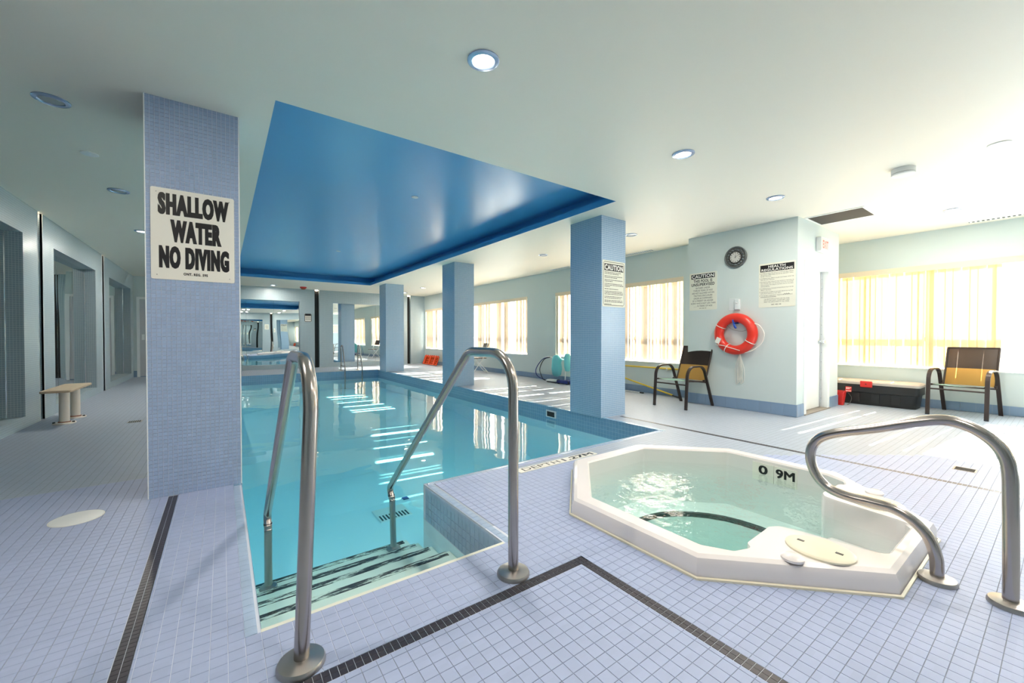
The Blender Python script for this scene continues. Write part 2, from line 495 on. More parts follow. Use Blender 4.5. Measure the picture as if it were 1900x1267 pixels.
def water_mat(name, absorb, density, rip_scale, rip_dist, detail=2):
    """still water: Fresnel reflection over a clear surface, colour from absorption with depth"""
    m = bpy.data.materials.new(name); m.use_nodes = True; nt = m.node_tree
    for n in list(nt.nodes): nt.nodes.remove(n)
    out = nt.nodes.new('ShaderNodeOutputMaterial')
    g = nt.nodes.new('ShaderNodeNewGeometry'); no = nt.nodes.new('ShaderNodeTexNoise'); no.inputs['Scale'].default_value = rip_scale; no.inputs['Detail'].default_value = detail
    nt.links.new(g.outputs['Position'], no.inputs['Vector'])
    bp = nt.nodes.new('ShaderNodeBump'); bp.inputs['Strength'].default_value = 1.0; bp.inputs['Distance'].default_value = rip_dist
    nt.links.new(no.outputs['Fac'], bp.inputs['Height'])
    fr = nt.nodes.new('ShaderNodeFresnel'); fr.inputs['IOR'].default_value = 1.33; nt.links.new(bp.outputs['Normal'], fr.inputs['Normal'])
    inv = nt.nodes.new('ShaderNodeMath'); inv.operation = 'SUBTRACT'; inv.inputs[0].default_value = 1.0; nt.links.new(g.outputs['Backfacing'], inv.inputs[1])
    mu = nt.nodes.new('ShaderNodeMath'); mu.operation = 'MULTIPLY'; nt.links.new(fr.outputs[0], mu.inputs[0]); nt.links.new(inv.outputs[0], mu.inputs[1])
    tr = nt.nodes.new('ShaderNodeBsdfTransparent'); gl = nt.nodes.new('ShaderNodeBsdfGlossy'); gl.inputs['Roughness'].default_value = 0.02
    nt.links.new(bp.outputs['Normal'], gl.inputs['Normal'])
    mx = nt.nodes.new('ShaderNodeMixShader'); nt.links.new(mu.outputs[0], mx.inputs[0]); nt.links.new(tr.outputs[0], mx.inputs[1]); nt.links.new(gl.outputs[0], mx.inputs[2])
    nt.links.new(mx.outputs[0], out.inputs['Surface'])
    va = nt.nodes.new('ShaderNodeVolumeAbsorption'); va.inputs['Color'].default_value = (*absorb, 1); va.inputs['Density'].default_value = density
    nt.links.new(va.outputs[0], out.inputs['Volume']); MAT[name] = m
water_mat('pool_water', (0.0, 0.87, 0.975), 0.34, 1.6, 0.006)
water_mat('tub_water', (0.20, 0.93, 0.88), 0.46, 9.0, 0.012, 3)

def slat_mat(name, color, trans):
    m = bpy.data.materials.new(name); m.use_nodes = True; nt = m.node_tree
    for n in list(nt.nodes): nt.nodes.remove(n)
    out = nt.nodes.new('ShaderNodeOutputMaterial'); d = nt.nodes.new('ShaderNodeBsdfDiffuse'); t = nt.nodes.new('ShaderNodeBsdfTranslucent')
    d.inputs[0].default_value = srgb(*color); t.inputs[0].default_value = srgb(*color)
    mx = nt.nodes.new('ShaderNodeMixShader'); mx.inputs[0].default_value = trans
    nt.links.new(d.outputs[0], mx.inputs[1]); nt.links.new(t.outputs[0], mx.inputs[2]); nt.links.new(mx.outputs[0], out.inputs['Surface']); MAT[name] = m
slat_mat('blind_north', (206, 188, 168), 0.028)
slat_mat('blind_south', (234, 202, 154), 0.066)  # slat colour carries the orange tint of the sunlight
slat_mat('sling_dark', (72, 66, 64), 0.45)
slat_mat('sling_tan', (186, 146, 84), 0.30)
slat_mat('sling_mint', (170, 205, 190), 0.30)

def pane_mat():
    m = bpy.data.materials.new('window_glass'); m.use_nodes = True; nt = m.node_tree
    for n in list(nt.nodes): nt.nodes.remove(n)
    out = nt.nodes.new('ShaderNodeOutputMaterial'); t = nt.nodes.new('ShaderNodeBsdfTransparent'); t.inputs[0].default_value = (0.94, 0.97, 0.96, 1)
    g = nt.nodes.new('ShaderNodeBsdfGlossy'); g.inputs['Roughness'].default_value = 0.0
    mx = nt.nodes.new('ShaderNodeMixShader'); mx.inputs[0].default_value = 0.06
    nt.links.new(t.outputs[0], mx.inputs[1]); nt.links.new(g.outputs[0], mx.inputs[2]); nt.links.new(mx.outputs[0], out.inputs['Surface']); MAT['window_glass'] = m
pane_mat()

def lens_mat(name, color, strength):
    m = bpy.data.materials.new(name); m.use_nodes = True; nt = m.node_tree; b = nt.nodes['Principled BSDF']
    b.inputs['Emission Color'].default_value = (*color, 1); b.inputs['Emission Strength'].default_value = strength; MAT[name] = m
lens_mat('lamp_lens', (1, 0.99, 0.96), 9.0)
lens_mat('channel_lamp', (1.0, 0.78, 0.55), 5.0)
lens_mat('exit_face', (1.0, 0.90, 0.84), 0.12)
lens_mat('exit_letter', (1.0, 0.20, 0.14), 0.22)
MAT['exit_letter'].node_tree.nodes['Principled BSDF'].inputs['Base Color'].default_value = (0.75, 0.09, 0.06, 1)
MAT['exit_face'].node_tree.nodes['Principled BSDF'].inputs['Base Color'].default_value = (0.55, 0.50, 0.46, 1)
# ------------------------------------------------------------------ structure: floor, pool, ceiling, walls
def octagon(cx, cy, ap):
    k = ap * math.tan(R(22.5))
    return [(cx - k, cy - ap), (cx + k, cy - ap), (cx + ap, cy - k), (cx + ap, cy + k), (cx + k, cy + ap), (cx - k, cy + ap), (cx - ap, cy + k), (cx - ap, cy - k)]
TCX, TCY, TAP = 2.715, 1.385, .975            # hot tub centre and half width
POOL = [(PX0, NY0), (NX1, NY0), (NX1, PY0), (PX1, PY0), (PX1, PY1), (PX0, PY1)]
GZ = -0.0022                                  # grout level
mb = MB()
mb.sheet([(XL - .2, YN - .2), (XS + .2, YN - .2), (XS + .2, 3.6), (XN + .2, 3.6), (XN + .2, YB + .2), (XL - .2, YB + .2)],
         [POOL, octagon(TCX, TCY, TAP - 0.03)], GZ)
floor = obj('floor', mb, MAT['floor_far'])
tag(floor, 'pale blue square floor tiles of the pool deck', kind='structure')
# white grout where the tiles next to the pool steps were renewed
mb = MB()
for (x0, x1, y0, y1) in ((-.257, PX0, 1.42, 3.62), (PX0, NX1, 1.42, NY0), (NX1, 1.62, 1.42, 1.95), (-.308, -.254, 1.37, 3.62), (-.308, 1.453, 1.369, 1.423), (1.399, 1.453, -.4, 1.423)):
    mb.quad((x0, y0, GZ + .0004), (x1, y0, GZ + .0004), (x1, y1, GZ + .0004), (x0, y1, GZ + .0004))
obj('grout_bed', mb, MAT['grout_white'], floor)
# dark line of small tiles running round the pool and the tub
def in_band(x, y, pad=0.0):
    p = pad
    return ((-.306 - p < x < -.256 + p and 1.37 - p < y < 3.62 + p) or (1.371 - p < y < 1.421 + p and -.306 - p < x < 1.451 + p)
            or (1.401 - p < x < 1.451 + p and -0.4 - p < y < 1.421 + p))
def cam_px(x, y, z=0.0):
    c, s = math.cos(YAW), math.sin(YAW); dx, dy, dz = x, y, z - CAMH
    fx = dx * s + dy * c; fw = fx * math.cos(PITCH) - dz * math.sin(PITCH); rt = dx * c - dy * s; up = dz * math.cos(PITCH) + fx * math.sin(PITCH)
    if fw < 0.05: return None
    return 950 + FPX * rt / fw, 633.5 - FPX * up / fw, fw
def tile_mesh(name, w, h, t, m, ch=0.0006):
    q = MB(); a, b = w / 2, h / 2
    lo = [(-a, -b, 0), (a, -b, 0), (a, b, 0), (-a, b, 0)]; mi = [(x, y, t - ch) for x, y, _ in lo]
    hi = [(x * (1 - ch / a), y * (1 - ch / b), t) for x, y, _ in lo]
    q.loft([lo, mi, hi], cap1=True); return mesh_from(q, name, m)
def tile_into(mb_, cx, cy, w, t, z=GZ, ch=0.0006):
    a = w / 2
    lo = [(cx - a, cy - a, z), (cx + a, cy - a, z), (cx + a, cy + a, z), (cx - a, cy + a, z)]; mi = [(x, y, z + t - ch) for x, y, _ in lo]
    a2 = a - ch
    mb_.loft([lo, mi, [(cx - a2, cy - a2, z + t), (cx + a2, cy - a2, z + t), (cx + a2, cy + a2, z + t), (cx - a2, cy + a2, z + t)]], cap1=True)
def in_oct(x, y, ap):
    dx, dy = abs(x - TCX), abs(y - TCY)
    return dx < ap and dy < ap and dx + dy < ap * 1.4142
dk_me = tile_mesh('dark_tile', 0.0235, 0.0235, 0.0023, MAT['dark_tile'])
spots = []
P2 = 0.0254
for r_ in range(2):
    for k in range(90):
        spots.append((-.306 + P2 * (r_ + .5), 1.371 + P2 * (k + .5)))          # along the left pool side
    for k in range(2, 69):
        spots.append((-.306 + P2 * (k + .5), 1.371 + P2 * (r_ + .5)))          # in front of the steps
    for k in range(1, 72):
        spots.append((1.401 + P2 * (r_ + .5), 1.421 - P2 * (k + .5) + 0.0))    # beside the tub
seen, uniq = set(), []
for (x, y) in spots:
    key = (round(x / P2 * 2), round(y / P2 * 2))
    if key in seen or y > 3.615: continue
    seen.add(key); uniq.append((x, y))
vis, hid = [], []
for (x, y) in uniq:
    q = cam_px(x, y)
    (vis if q and -20 < q[0] < 1920 and q[1] < 1290 else hid).append((x, y))
vis.sort(key=lambda p: p[0] ** 2 + p[1] ** 2)
hid += vis[300:]; vis = vis[:300]
for (x, y) in vis: piece('dark_tile', dk_me, floor, (x, y, GZ))
mb = MB()
for (x, y) in hid: tile_into(mb, x, y, 0.0235, 0.0023)
for r_ in range(2):                                   # the far side of the line, beyond the tub
    for k in range(150):
        tile_into(mb, 4.42 + P2 * (r_ + .5), -.2 + P2 * (k + .5), 0.0235, 0.0023)
tag(obj('dark_tile_line', mb, MAT['dark_tile'], floor), kind='stuff')
# square floor tiles, real pieces as far as they can be told apart
SIGNR = (1.93, 2.86, 2.565, 2.675)
tl_me = tile_mesh('floor_tile', PT - .0019, PT - .0019, 0.0022, MAT['floor_tile'], 0.0006)
near, cut_rects = [], []
BANDS = [(-.307, -.255, 1.37, 3.7), (-.307, 1.452, 1.370, 1.422), (1.400, 1.452, -.4, 1.422)]
def cut_tile(x0, x1, y0, y1):
    """None when the tile is whole; else what is left of it beside the dark line"""
    out = None
    for (a, b, c, d) in BANDS:
        if x1 <= a or x0 >= b or y1 <= c or y0 >= d: continue
        rs = out if out is not None else [(x0, x1, y0, y1)]; out = []
        for (p, q, r, s) in rs:
            if q <= a or p >= b or s <= c or r >= d: out.append((p, q, r, s)); continue
            if p < a: out.append((p, a, r, s))
            if q > b: out.append((b, q, r, s))
            if r < c: out.append((max(p, a), min(q, b), r, c))
            if s > d: out.append((max(p, a), min(q, b), d, s))
    return out if out is None else [t for t in out if t[1] - t[0] > .006 and t[3] - t[2] > .006]
for i in range(-60, 110):
    for j in range(-46, 48):
        x, y = OX + (i + .5) * PT, OY + (j + .5) * PT
        if PX0 < x < PX1 and PY0 < y < PY1: continue
        if PX0 < x < NX1 and NY0 < y < PY0: continue
        if PX0 - PT < x < PX0 and y > NY0: continue                          # rounded edge tiles go here
        if NX1 < x < NX1 + PT and NY0 < y < PY0: continue
        if x > NX1 and PY0 - PT < y < PY0 and x < PX1: continue
        if in_oct(x, y, TAP - .03): continue
        if -.42 < x < .12 and y > 3.61: continue
        if SIGNR[0] - .02 < x < SIGNR[1] + .02 and SIGNR[2] - .02 < y < SIGNR[3] + .02: continue
        q = cam_px(x, y)
        if not q or not (-60 < q[0] < 1960 and q[1] < 1330): continue
        d = q[2]
        if FPX * PT / d < 9.0 or FPX * PT * CAMH / d / d < 3.0: continue
        rects = cut_tile(x - PT / 2, x + PT / 2, y - PT / 2, y + PT / 2)
        if rects is None: near.append((d, x, y))
        else: cut_rects += rects
near.sort()
inview = [t for t in near if 0 < cam_px(t[1], t[2])[0] < 1900 and cam_px(t[1], t[2])[1] < 1275][:300]
ivs = set(inview)
for (d, x, y) in inview: piece('floor_tile', tl_me, floor, (x, y, GZ))
mb = MB()
for t in near:
    if t not in ivs: tile_into(mb, t[1], t[2], PT - .0019, 0.0022, ch=0.0006)
for (p, q_, r, s) in cut_rects:
    g = .00095; lo = [(p + g, r + g), (q_ - g, r + g), (q_ - g, s - g), (p + g, s - g)]
    mb.loft([[(x, y, GZ) for x, y in lo], [(x, y, 0) for x, y in lo]], cap1=True)
tag(obj('floor_tile_field', mb, MAT['floor_tile'], floor), kind='stuff')

# ---- pool basin
PD = -0.95
pool = thing('pool_basin', (2.13, 7.5, PD), 'sunken pool shell with pale painted walls under a tiled rim', kind='structure')
mb = MB()
for k in range(len(POOL)):
    (ax, ay), (bx, by) = POOL[k], POOL[(k + 1) % len(POOL)]
    mb.quad((bx, by, PD), (ax, ay, PD), (ax, ay, -0.26), (bx, by, -0.26))
obj('basin_wall', mb, MAT['pool_paint'], pool)
mb = MB()
def pool_z(y): return PD + .40 * max(0.0, min(1.0, (y - 4.9) / 3.0))
ys_ = [NY0, 4.9] + [4.9 + .34 * k for k in range(1, 11)] + [PY1]
for ya, yb in zip(ys_, ys_[1:]): mb.quad((PX0, ya, pool_z(ya)), (PX1, ya, pool_z(ya)), (PX1, yb, pool_z(yb)), (PX0, yb, pool_z(yb)))
obj('basin_floor', mb, MAT['pool_paint'], pool)
mb = MB()
for k in range(len(POOL)):
    (ax, ay), (bx, by) = POOL[k], POOL[(k + 1) % len(POOL)]
    mb.quad((bx, by, -0.26), (ax, ay, -0.26), (ax, ay, 0.0), (bx, by, 0.0))
obj('rim_tile_band', mb, MAT['pool_tile'], pool)
# tiles on the side of the deck tongue beside the steps, one by one
sd = MB(); a = (PT - .0034) / 2
sd.loft([[(0, -a, -a), (0, -a, a), (0, a, a), (0, a, -a)], [(-.003, -a, -a), (-.003, -a, a), (-.003, a, a), (-.003, a, -a)]], cap1=True)
sd_me = mesh_from(sd, 'side_tile', MAT['trim_tile'])
bk = MB().quad((NX1 - .0005, PY0, -.26), (NX1 - .0005, NY0, -.26), (NX1 - .0005, NY0, 0), (NX1 - .0005, PY0, 0))
obj('tongue_grout', bk, MAT['grout_white'], pool)
for j in range(20):
    for k in range(4):
        piece('side_tile', sd_me, pool, (NX1 - .001, NY0 + PT * (j + .5), -PT * (k + 1.5) + .002))
# rounded edge tiles
def bullnose(name, m):
    q = MB(); L = (PT - .0016) / 2; prof = [(-PT, GZ), (-PT, 0.0), (-.022, 0.001)]
    prof += [(-.022 + .026 * math.sin(R(t)), -.025 + .026 * math.cos(R(t))) for t in (20, 40, 60, 80)] + [(.004, -PT), (0, -PT)]
    q.loft([[(x, -L, z) for x, z in prof], [(x, L, z) for x, z in prof]], closed_ring=False)
    n = len(prof)
    q.f.append(tuple(range(n))); q.m.append(0); q.f.append(tuple(reversed(range(n, 2 * n)))); q.m.append(0)
    return mesh_from(q, name, m, smooth=40)
bn = bullnose('edge_tile', MAT['trim_tile'])
for j in range(36): piece('edge_tile', bn, pool, (PX0, NY0 + PT * (j + .5), 0), (0, 0, 0))                 # left side, edge faces +X
for j in range(20): piece('edge_tile', bn, pool, (NX1, NY0 + PT * (j + .5), 0), (0, 0, R(180)))            # tongue side, edge faces -X
for j in range(57): piece('edge_tile', bn, pool, (NX1 + PT * (j + .9), PY0, 0), (0, 0, R(90)))             # front edge, faces +Y
mb = MB()
mb.box(PX1 - .004, PX1 + .05, PY0 - .05, PY1 + .05, -.05, 0.001); mb.box(PX0 - .05, PX1 + .05, PY1 - .004, PY1 + .05, -.05, 0.0012); mb.box(PX0 - .05, PX0 + .004, 3.58, PY1, -.05, 0.0011)
obj('rim_edge', mb, MAT['pool_tile'], pool)
# steps
nos = [(2.10, -.225), (2.38, -.315), (2.66, -.405), (2.91, -.485), (3.16, -.565)]
prev = NY0
for k, (y, z) in enumerate(nos):
    st = obj('step', MB().box(PX0 + .004, NX1 - .004 if y < PY0 else NX1 - .0, NY0 + .003 if k == 0 else prev, y, PD, z), MAT['step_paint'], pool)
    obj('nosing_band', MB().box(PX0 + .012, NX1 - .03, y - .046, y + .003, z - .022, z + .003), MAT['worn_nosing'], st)
    prev = y - .002
obj('step_lip', MB().box(PX0, NX1, NY0 - .003, NY0 + .016, -.05, 0.0002), MAT['sign_cream'], pool)
# skimmer mouth in the far long wall, floor drain
sk = obj('skimmer_mouth', MB().box(PX1 - .012, PX1 - .001, 4.60, 4.83, -.165, -.055), MAT['plastic_white'], pool)
obj('opening', MB().box(PX1 - .016, PX1 - .011, 4.63, 4.80, -.150, -.075), MAT['grille_hole'], sk)
dr = obj('floor_drain', MB().box(1.40, 1.76, 4.40, 4.74, PD, PD + .012), MAT['plastic_white'], pool)
for k in range(9): obj('grate_slot', MB().box(1.42 + k * .037, 1.437 + k * .037, 4.42, 4.55, PD + .011, PD + .014), MAT['grille_hole'], dr)
obj('floor_plug', MB().box(1.83, 1.90, 4.86, 4.93, PD, PD + .01), MAT['dark_blue'], pool)
# water
mb = MB(); e = .004
outl = [(PX0 - e, NY0 - e + .02), (NX1 + e, NY0 - e + .02), (NX1 + e, PY0 - e), (PX1 + e, PY0 - e), (PX1 + e, PY1 + e), (PX0 - e, PY1 + e)]
mb.prism(outl, PD - .01, WATER)
tag(obj('pool_water', mb, MAT['pool_water']), 'still turquoise water filling the long indoor pool', 'water', kind='stuff')

# ---- ceiling with its blue recess
mb = MB().sheet([(XL - .2, YN - .2), (XS + .2, YN - .2), (XS + .2, 3.6), (XN + .2, 3.6), (XN + .2, YB + .2), (XL - .2, YB + .2)],
                [[(RX0, RY0), (RX1, RY0), (RX1, RY1), (RX0, RY1)]], H, down=True)
ceiling = obj('ceiling', mb, MAT['ceiling']); tag(ceiling, 'smooth white ceiling over deck and pool', kind='structure')
FZ, SB, RZ = 2.80, 0.20, 2.965
mb = MB()
x0, x1, y0, y1 = RX0, RX1, RY0, RY1
mb.quad((x0, y0, H), (x0, y1, H), (x0, y1, FZ), (x0, y0, FZ)); mb.quad((x1, y1, H), (x1, y0, H), (x1, y0, FZ), (x1, y1, FZ))
mb.quad((x1, y0, H), (x0, y0, H), (x0, y0, FZ), (x1, y0, FZ)); mb.quad((x0, y1, H), (x1, y1, H), (x1, y1, FZ), (x0, y1, FZ))
obj('recess_fascia', mb, MAT['ceiling_blue'], ceiling)
X0, X1, Y0, Y1 = x0 - SB, x1 + SB, y0 - SB, y1 + SB
mb = MB().sheet([(X0, Y0), (X1, Y0), (X1, Y1), (X0, Y1)], [[(x0, y0), (x1, y0), (x1, y1), (x0, y1)]], FZ)
mb.quad((X0, Y0, FZ), (X0, Y1, FZ), (X0, Y1, RZ), (X0, Y0, RZ)); mb.quad((X1, Y1, FZ), (X1, Y0, FZ), (X1, Y0, RZ), (X1, Y1, RZ))
mb.quad((X1, Y0, FZ), (X0, Y0, FZ), (X0, Y0, RZ), (X1, Y0, RZ)); mb.quad((X0, Y1, FZ), (X1, Y1, FZ), (X1, Y1, RZ), (X0, Y1, RZ))
obj('recess_ledge', mb, MAT['ceiling_blue'], ceiling)
obj('recess_panel', MB().quad((X0, Y1, RZ), (X1, Y1, RZ), (X1, Y0, RZ), (X0, Y0, RZ)), MAT['ceiling_blue'], ceiling)

# ---- walls
def wall(name, axis, c0, c1, u0, u1, z0, z1, holes, m, label):
    us = sorted({u0, u1} | {h[0] for h in holes} | {h[1] for h in holes}); zs = sorted({z0, z1} | {h[2] for h in holes} | {h[3] for h in holes})
    us = [u for u in us if u0 <= u <= u1]; zs = [z for z in zs if z0 <= z <= z1]
    q = MB()
    for a, b in zip(us, us[1:]):
        run = None
        for c, d in zip(zs, zs[1:]):
            um, zm = (a + b) / 2, (c + d) / 2
            if any(h[0] < um < h[1] and h[2] < zm < h[3] for h in holes):
                if run: (q.box(c0, c1, a, b, *run) if axis == 'x' else q.box(a, b, c0, c1, *run)); run = None
            else: run = (run[0], d) if run else (c, d)
        if run: (q.box(c0, c1, a, b, *run) if axis == 'x' else q.box(a, b, c0, c1, *run))
    o = obj(name, q, m); tag(o, label, kind='structure'); return o
ZT = H + .3
NIZ0, NIZ1 = .13, 2.345
left_niches = [(1.55, 3.92), (4.98, 7.355), (8.45, 10.77), (11.90, 14.35)]
left_ch = [(0.98, 1.14), (4.41, 4.57), (7.84, 8.00), (11.27, 11.43)]
wall_left = wall('wall_left', 'x', XL - .16, XL, YN - .2, YB + .2, -.1, ZT, [(a, b, NIZ0, NIZ1) for a, b in left_niches] + [(a, b, -.1, ZT) for a, b in left_ch],
                 MAT['mosaic_wall'], 'left wall of small grey blue tiles with mirrored niches')
obj('wall_core', MB().box(XL - .36, XL - .155, YN - .2, YB + .2, -.1, ZT), MAT['mosaic_dark'], wall_left)
back_niches = [(-.13, 2.17), (3.23, 5.53)]
back_ch = [(-.73, -.58), (2.63, 2.78), (5.99, 6.13)]
BZ0, BZ1 = .15, 2.29
wall_back = wall('wall_back', 'y', YB, YB + .12, XL - .2, XN + .3, -.1, ZT, [(a, b, BZ0, BZ1) for a, b in back_niches] + [(a, b, -.1, ZT) for a, b in back_ch],
                 MAT['mosaic_wall'], 'far end wall of grey blue tiles with two mirrors')
obj('wall_core', MB().box(XL - .2, XN + .3, YB + .118, YB + .3, -.1, ZT), MAT['black_metal'], wall_back)
aisle = obj('wall_aisle_end', MB().box(XL - .05, -.98, 14.7, YB + .01, -.1, ZT), MAT['wall_paint']); tag(aisle, 'plain wall closing the left aisle', kind='structure')
near_niches = [(-.13, 2.17), (3.30, 5.60)]
near_ch = [(-.73, -.58), (2.63, 2.78), (5.99, 6.13)]
wall_near = wall('wall_near', 'y', YN - .12, YN, XL - .2, XS + .3, -.1, ZT, [(a, b, BZ0, BZ1) for a, b in near_niches] + [(a, b, -.1, ZT) for a, b in near_ch],
                 MAT['mosaic_wall'], 'tiled end wall behind the steps, seen in the far mirror')
obj('wall_core', MB().box(XL - .2, XS + .3, YN - .3, YN - .118, -.1, ZT), MAT['black_metal'], wall_near)
wall_rn = wall('wall_right_far', 'x', XN, XN + .22, KY1 - .4, YB + .2, -.1, ZT, [(a, b, NWZ0, NWZ1) for a, b in NORTH_WINDOWS], MAT['wall_paint'], 'pale blue painted window wall along the pool')
wall_rs = wall('wall_right_near', 'x', XS, XS + .22, YN - .2, 3.6, -.1, ZT, [(SOUTH_WINDOW[0], SOUTH_WINDOW[1], SWZ0, SWZ1)], MAT['wall_paint'], 'pale blue painted window wall behind chest and chair')
wall_al = wall('wall_alcove', 'y', 3.4, 3.6, KX1, XS + .2, -.1, ZT, [], MAT['wall_paint'], 'short wall beside the vestibule')
wall_vf = wall('wall_vestibule_front', 'x', KX0, KX0 + .12, KY0, KY1, -.1, ZT, [], MAT['wall_paint'], 'pale blue vestibule wall carrying clock, notices and life ring')
DX0, DX1, DZ1 = 6.62, 7.50, 2.10
wall_vs = wall('wall_vestibule_side', 'y', KY0, KY0 + .12, KX0 + .12, KX1, -.1, ZT, [(DX0, DX1, -.1, DZ1)], MAT['wall_paint'], 'bright vestibule side wall with the exit door')
wall_ve = wall('wall_vestibule_end', 'x', KX1 - .12, KX1, KY0 + .12, 3.6, -.1, ZT, [], MAT['wall_paint'], 'vestibule wall facing the alcove')
wall_vb = wall('wall_vestibule_back', 'y', KY1 - .12, KY1, KX0 + .12, XN + .2, -.1, ZT, [], MAT['wall_paint'], 'narrow return of the vestibule towards the windows')

# light channels: a small lamp at the head of each black slot
def channel_lamp(x, y, parent):
    obj('slot_lamp', MB().lathe([(.05, 0), (.05, -.02), (.035, -.03)], (x, y, H - .001), 16), MAT['channel_lamp'], parent)
for a, b in back_ch[1:]: channel_lamp((a + b) / 2, YB + .06, wall_back)
for a, b in near_ch[1:]: channel_lamp((a + b) / 2, YN - .06, wall_near)
for a, b in left_ch[2:]: channel_lamp(XL - .08, (a + b) / 2, wall_left)
for (a, b) in left_ch:
    obj('slot_edge', MB().box(XL - .02, XL + .004, b, b + .012, 0, H).box(XL - .02, XL + .004, a - .008, a, 0, H), MAT['trim_white'], wall_left)

# ---- baseboards of blue tile
def baseboard(name, axis, c, s, u0, u1, label, hgt=.13, t=.012):
    """wall face at c, room on side s (-1/+1)"""
    bb = thing(name, ((c if axis == 'x' else (u0 + u1) / 2), (c if axis == 'y' else (u0 + u1) / 2), 0), label, kind='structure')
    q = MB(); d = s * t * .7
    (q.box(min(c, c + d), max(c, c + d), u0, u1, 0, hgt - .003) if axis == 'x' else q.box(u0, u1, min(c, c + d), max(c, c + d), 0, hgt - .003))
    obj('mortar_bed', q, MAT['grout_grey'], bb)
    n = max(1, round((u1 - u0) / .152)); w = (u1 - u0) / n; q = MB(); d = s * t
    if axis == 'x': q.box(min(0, d), max(0, d), -w / 2 + .001, w / 2 - .001, 0, hgt)
    else: q.box(-w / 2 + .001, w / 2 - .001, min(0, d), max(0, d), 0, hgt)
    me = mesh_from(q, 'base_tile', MAT['base_tile'])
    for k in range(n):
        u = u0 + w * (k + .5); piece('base_tile', me, bb, (c, u, .001) if axis == 'x' else (u, c, .001))
    return bb
baseboard('baseboard_right_far', 'x', XN, -1, KY1, YB, 'blue tile skirting under the far windows')
baseboard('baseboard_right_near', 'x', XS, -1, YN, 3.4, 'blue tile skirting behind chest and right chair')
baseboard('baseboard_vestibule_front', 'x', KX0, -1, KY0 - .012, KY1, 'blue tile skirting below the life ring', .165)
baseboard('baseboard_vestibule_left', 'y', KY0, -1, KX0, DX0 - .07, 'short blue tile skirting left of the exit door', .165)
baseboard('baseboard_vestibule_right', 'y', KY0, -1, DX1 + .07, KX1, 'short blue tile skirting right of the exit door', .165)
baseboard('baseboard_aisle_end', 'y', 14.7, -1, XL, -.98, 'dark skirting at the end of the left aisle', .17)

# ---- columns
def column(x0, x1, y0, y1, label):
    o = obj('column', MB().box(x0, x1, y0, y1, -.001, H), MAT['mosaic']); tag(o, label, kind='structure'); return o
CX0, CX1, CY = -.411, .110, 3.62
column_1 = thing('column', ((CX0 + CX1) / 2, CY + .3, 0), 'blue mosaic column bearing the shallow water sign', kind='structure')
obj('column_core', MB().box(CX0 + .003, CX1 - .001, CY + .003, CY + .58, -.001, H), MAT['mosaic'], column_1)
# the mosaic on the face towards the camera, piece by piece
q = MB(); nx = 20; pw = (CX1 - CX0) / nx; nz = 104; ph = H / nz
q.mi = 0
for i in range(nx):
    for k in range(nz):
        xa, xb = CX0 + i * pw + .0011, CX0 + (i + 1) * pw - .0011; za, zb = k * ph + .0011, (k + 1) * ph - .0011
        q.loft([[(xa, CY + .003, za), (xb, CY + .003, za), (xb, CY + .003, zb), (xa, CY + .003, zb)], [(xa + .0003, CY, za + .0003), (xb - .0003, CY, za + .0003), (xb - .0003, CY, zb - .0003), (xa + .0003, CY, zb - .0003)]], cap1=True)
loose_tile_mat('mosaic_piece', (158, 176, 206), 0.08, 0.0262, 0.22)
tag(obj('mosaic_face', q, MAT['mosaic_piece'], column_1), kind='stuff')
obj('grout_face', MB().quad((CX0, CY + .0025, 0), (CX1, CY + .0025, 0), (CX1, CY + .0025, H), (CX0, CY + .0025, H)), MAT['grout_white'], column_1)
obj('corner_bead', MB().box(CX1 - .003, CX1 + .004, CY - .002, CY + .012, 0, H).box(CX0 - .003, CX0 + .003, CY - .001, CY + .012, 0, H), MAT['trim_white'], column_1)
column(4.125, 4.62, 3.68, 4.27, 'blue mosaic column with the hot tub caution notice')
column(4.11, 4.60, 7.85, 8.44, 'blue mosaic column standing midway along the pool')
column(4.09, 4.66, 12.32, 12.92, 'farthest blue mosaic column, sun falling on its foot')

# ---- windows and vertical blinds
def slat_mesh(name, h, m, w=.089):
    q = MB(); n = 4
    lo = [(-w / 2 + w * k / n, .004 * math.sin(math.pi * k / n), 0) for k in range(n + 1)]
    q.loft([lo, [(x, y, h) for x, y, _ in lo]], closed_ring=False); return mesh_from(q, name, m, smooth=60)
def window(n, x, y0, y1, z0, z1, label):
    w = thing('window_%d' % n, (x + .12, (y0 + y1) / 2, z0), label, kind='structure')
    q = MB(); xa, xb = x + .13, x + .19
    q.box(xa, xb, y0, y1, z0, z0 + .05); q.box(xa, xb, y0, y1, z1 - .05, z1); q.box(xa, xb, y0, y0 + .05, z0 + .05, z1 - .05); q.box(xa, xb, y1 - .05, y1, z0 + .05, z1 - .05)
    obj('frame', q, MAT['window_frame'], w)
    k = max(2, round((y1 - y0) / 1.15)); st = (y1 - y0) / k
    for j in range(1, k): obj('mullion', MB().box(xa, xb, y0 + st * j - .03, y0 + st * j + .03, z0 + .05, z1 - .05), MAT['window_frame'], w)
    obj('transom', MB().box(xa, xb, y0 + .05, y1 - .05, 1.02, 1.09), MAT['window_frame'], w)
    for j in range(k):
        for (za, zb) in ((z0 + .05, 1.02), (1.09, z1 - .05)):
            obj('pane', MB().box(x + .158, x + .164, y0 + st * j + .03, y0 + st * (j + 1) - .03, za, zb), MAT['window_glass'], w)
    obj('sill', MB().box(x - .012, x + .13, y0, y1, z0 - .012, z0 + .006), MAT['trim_white'], w)
    return w
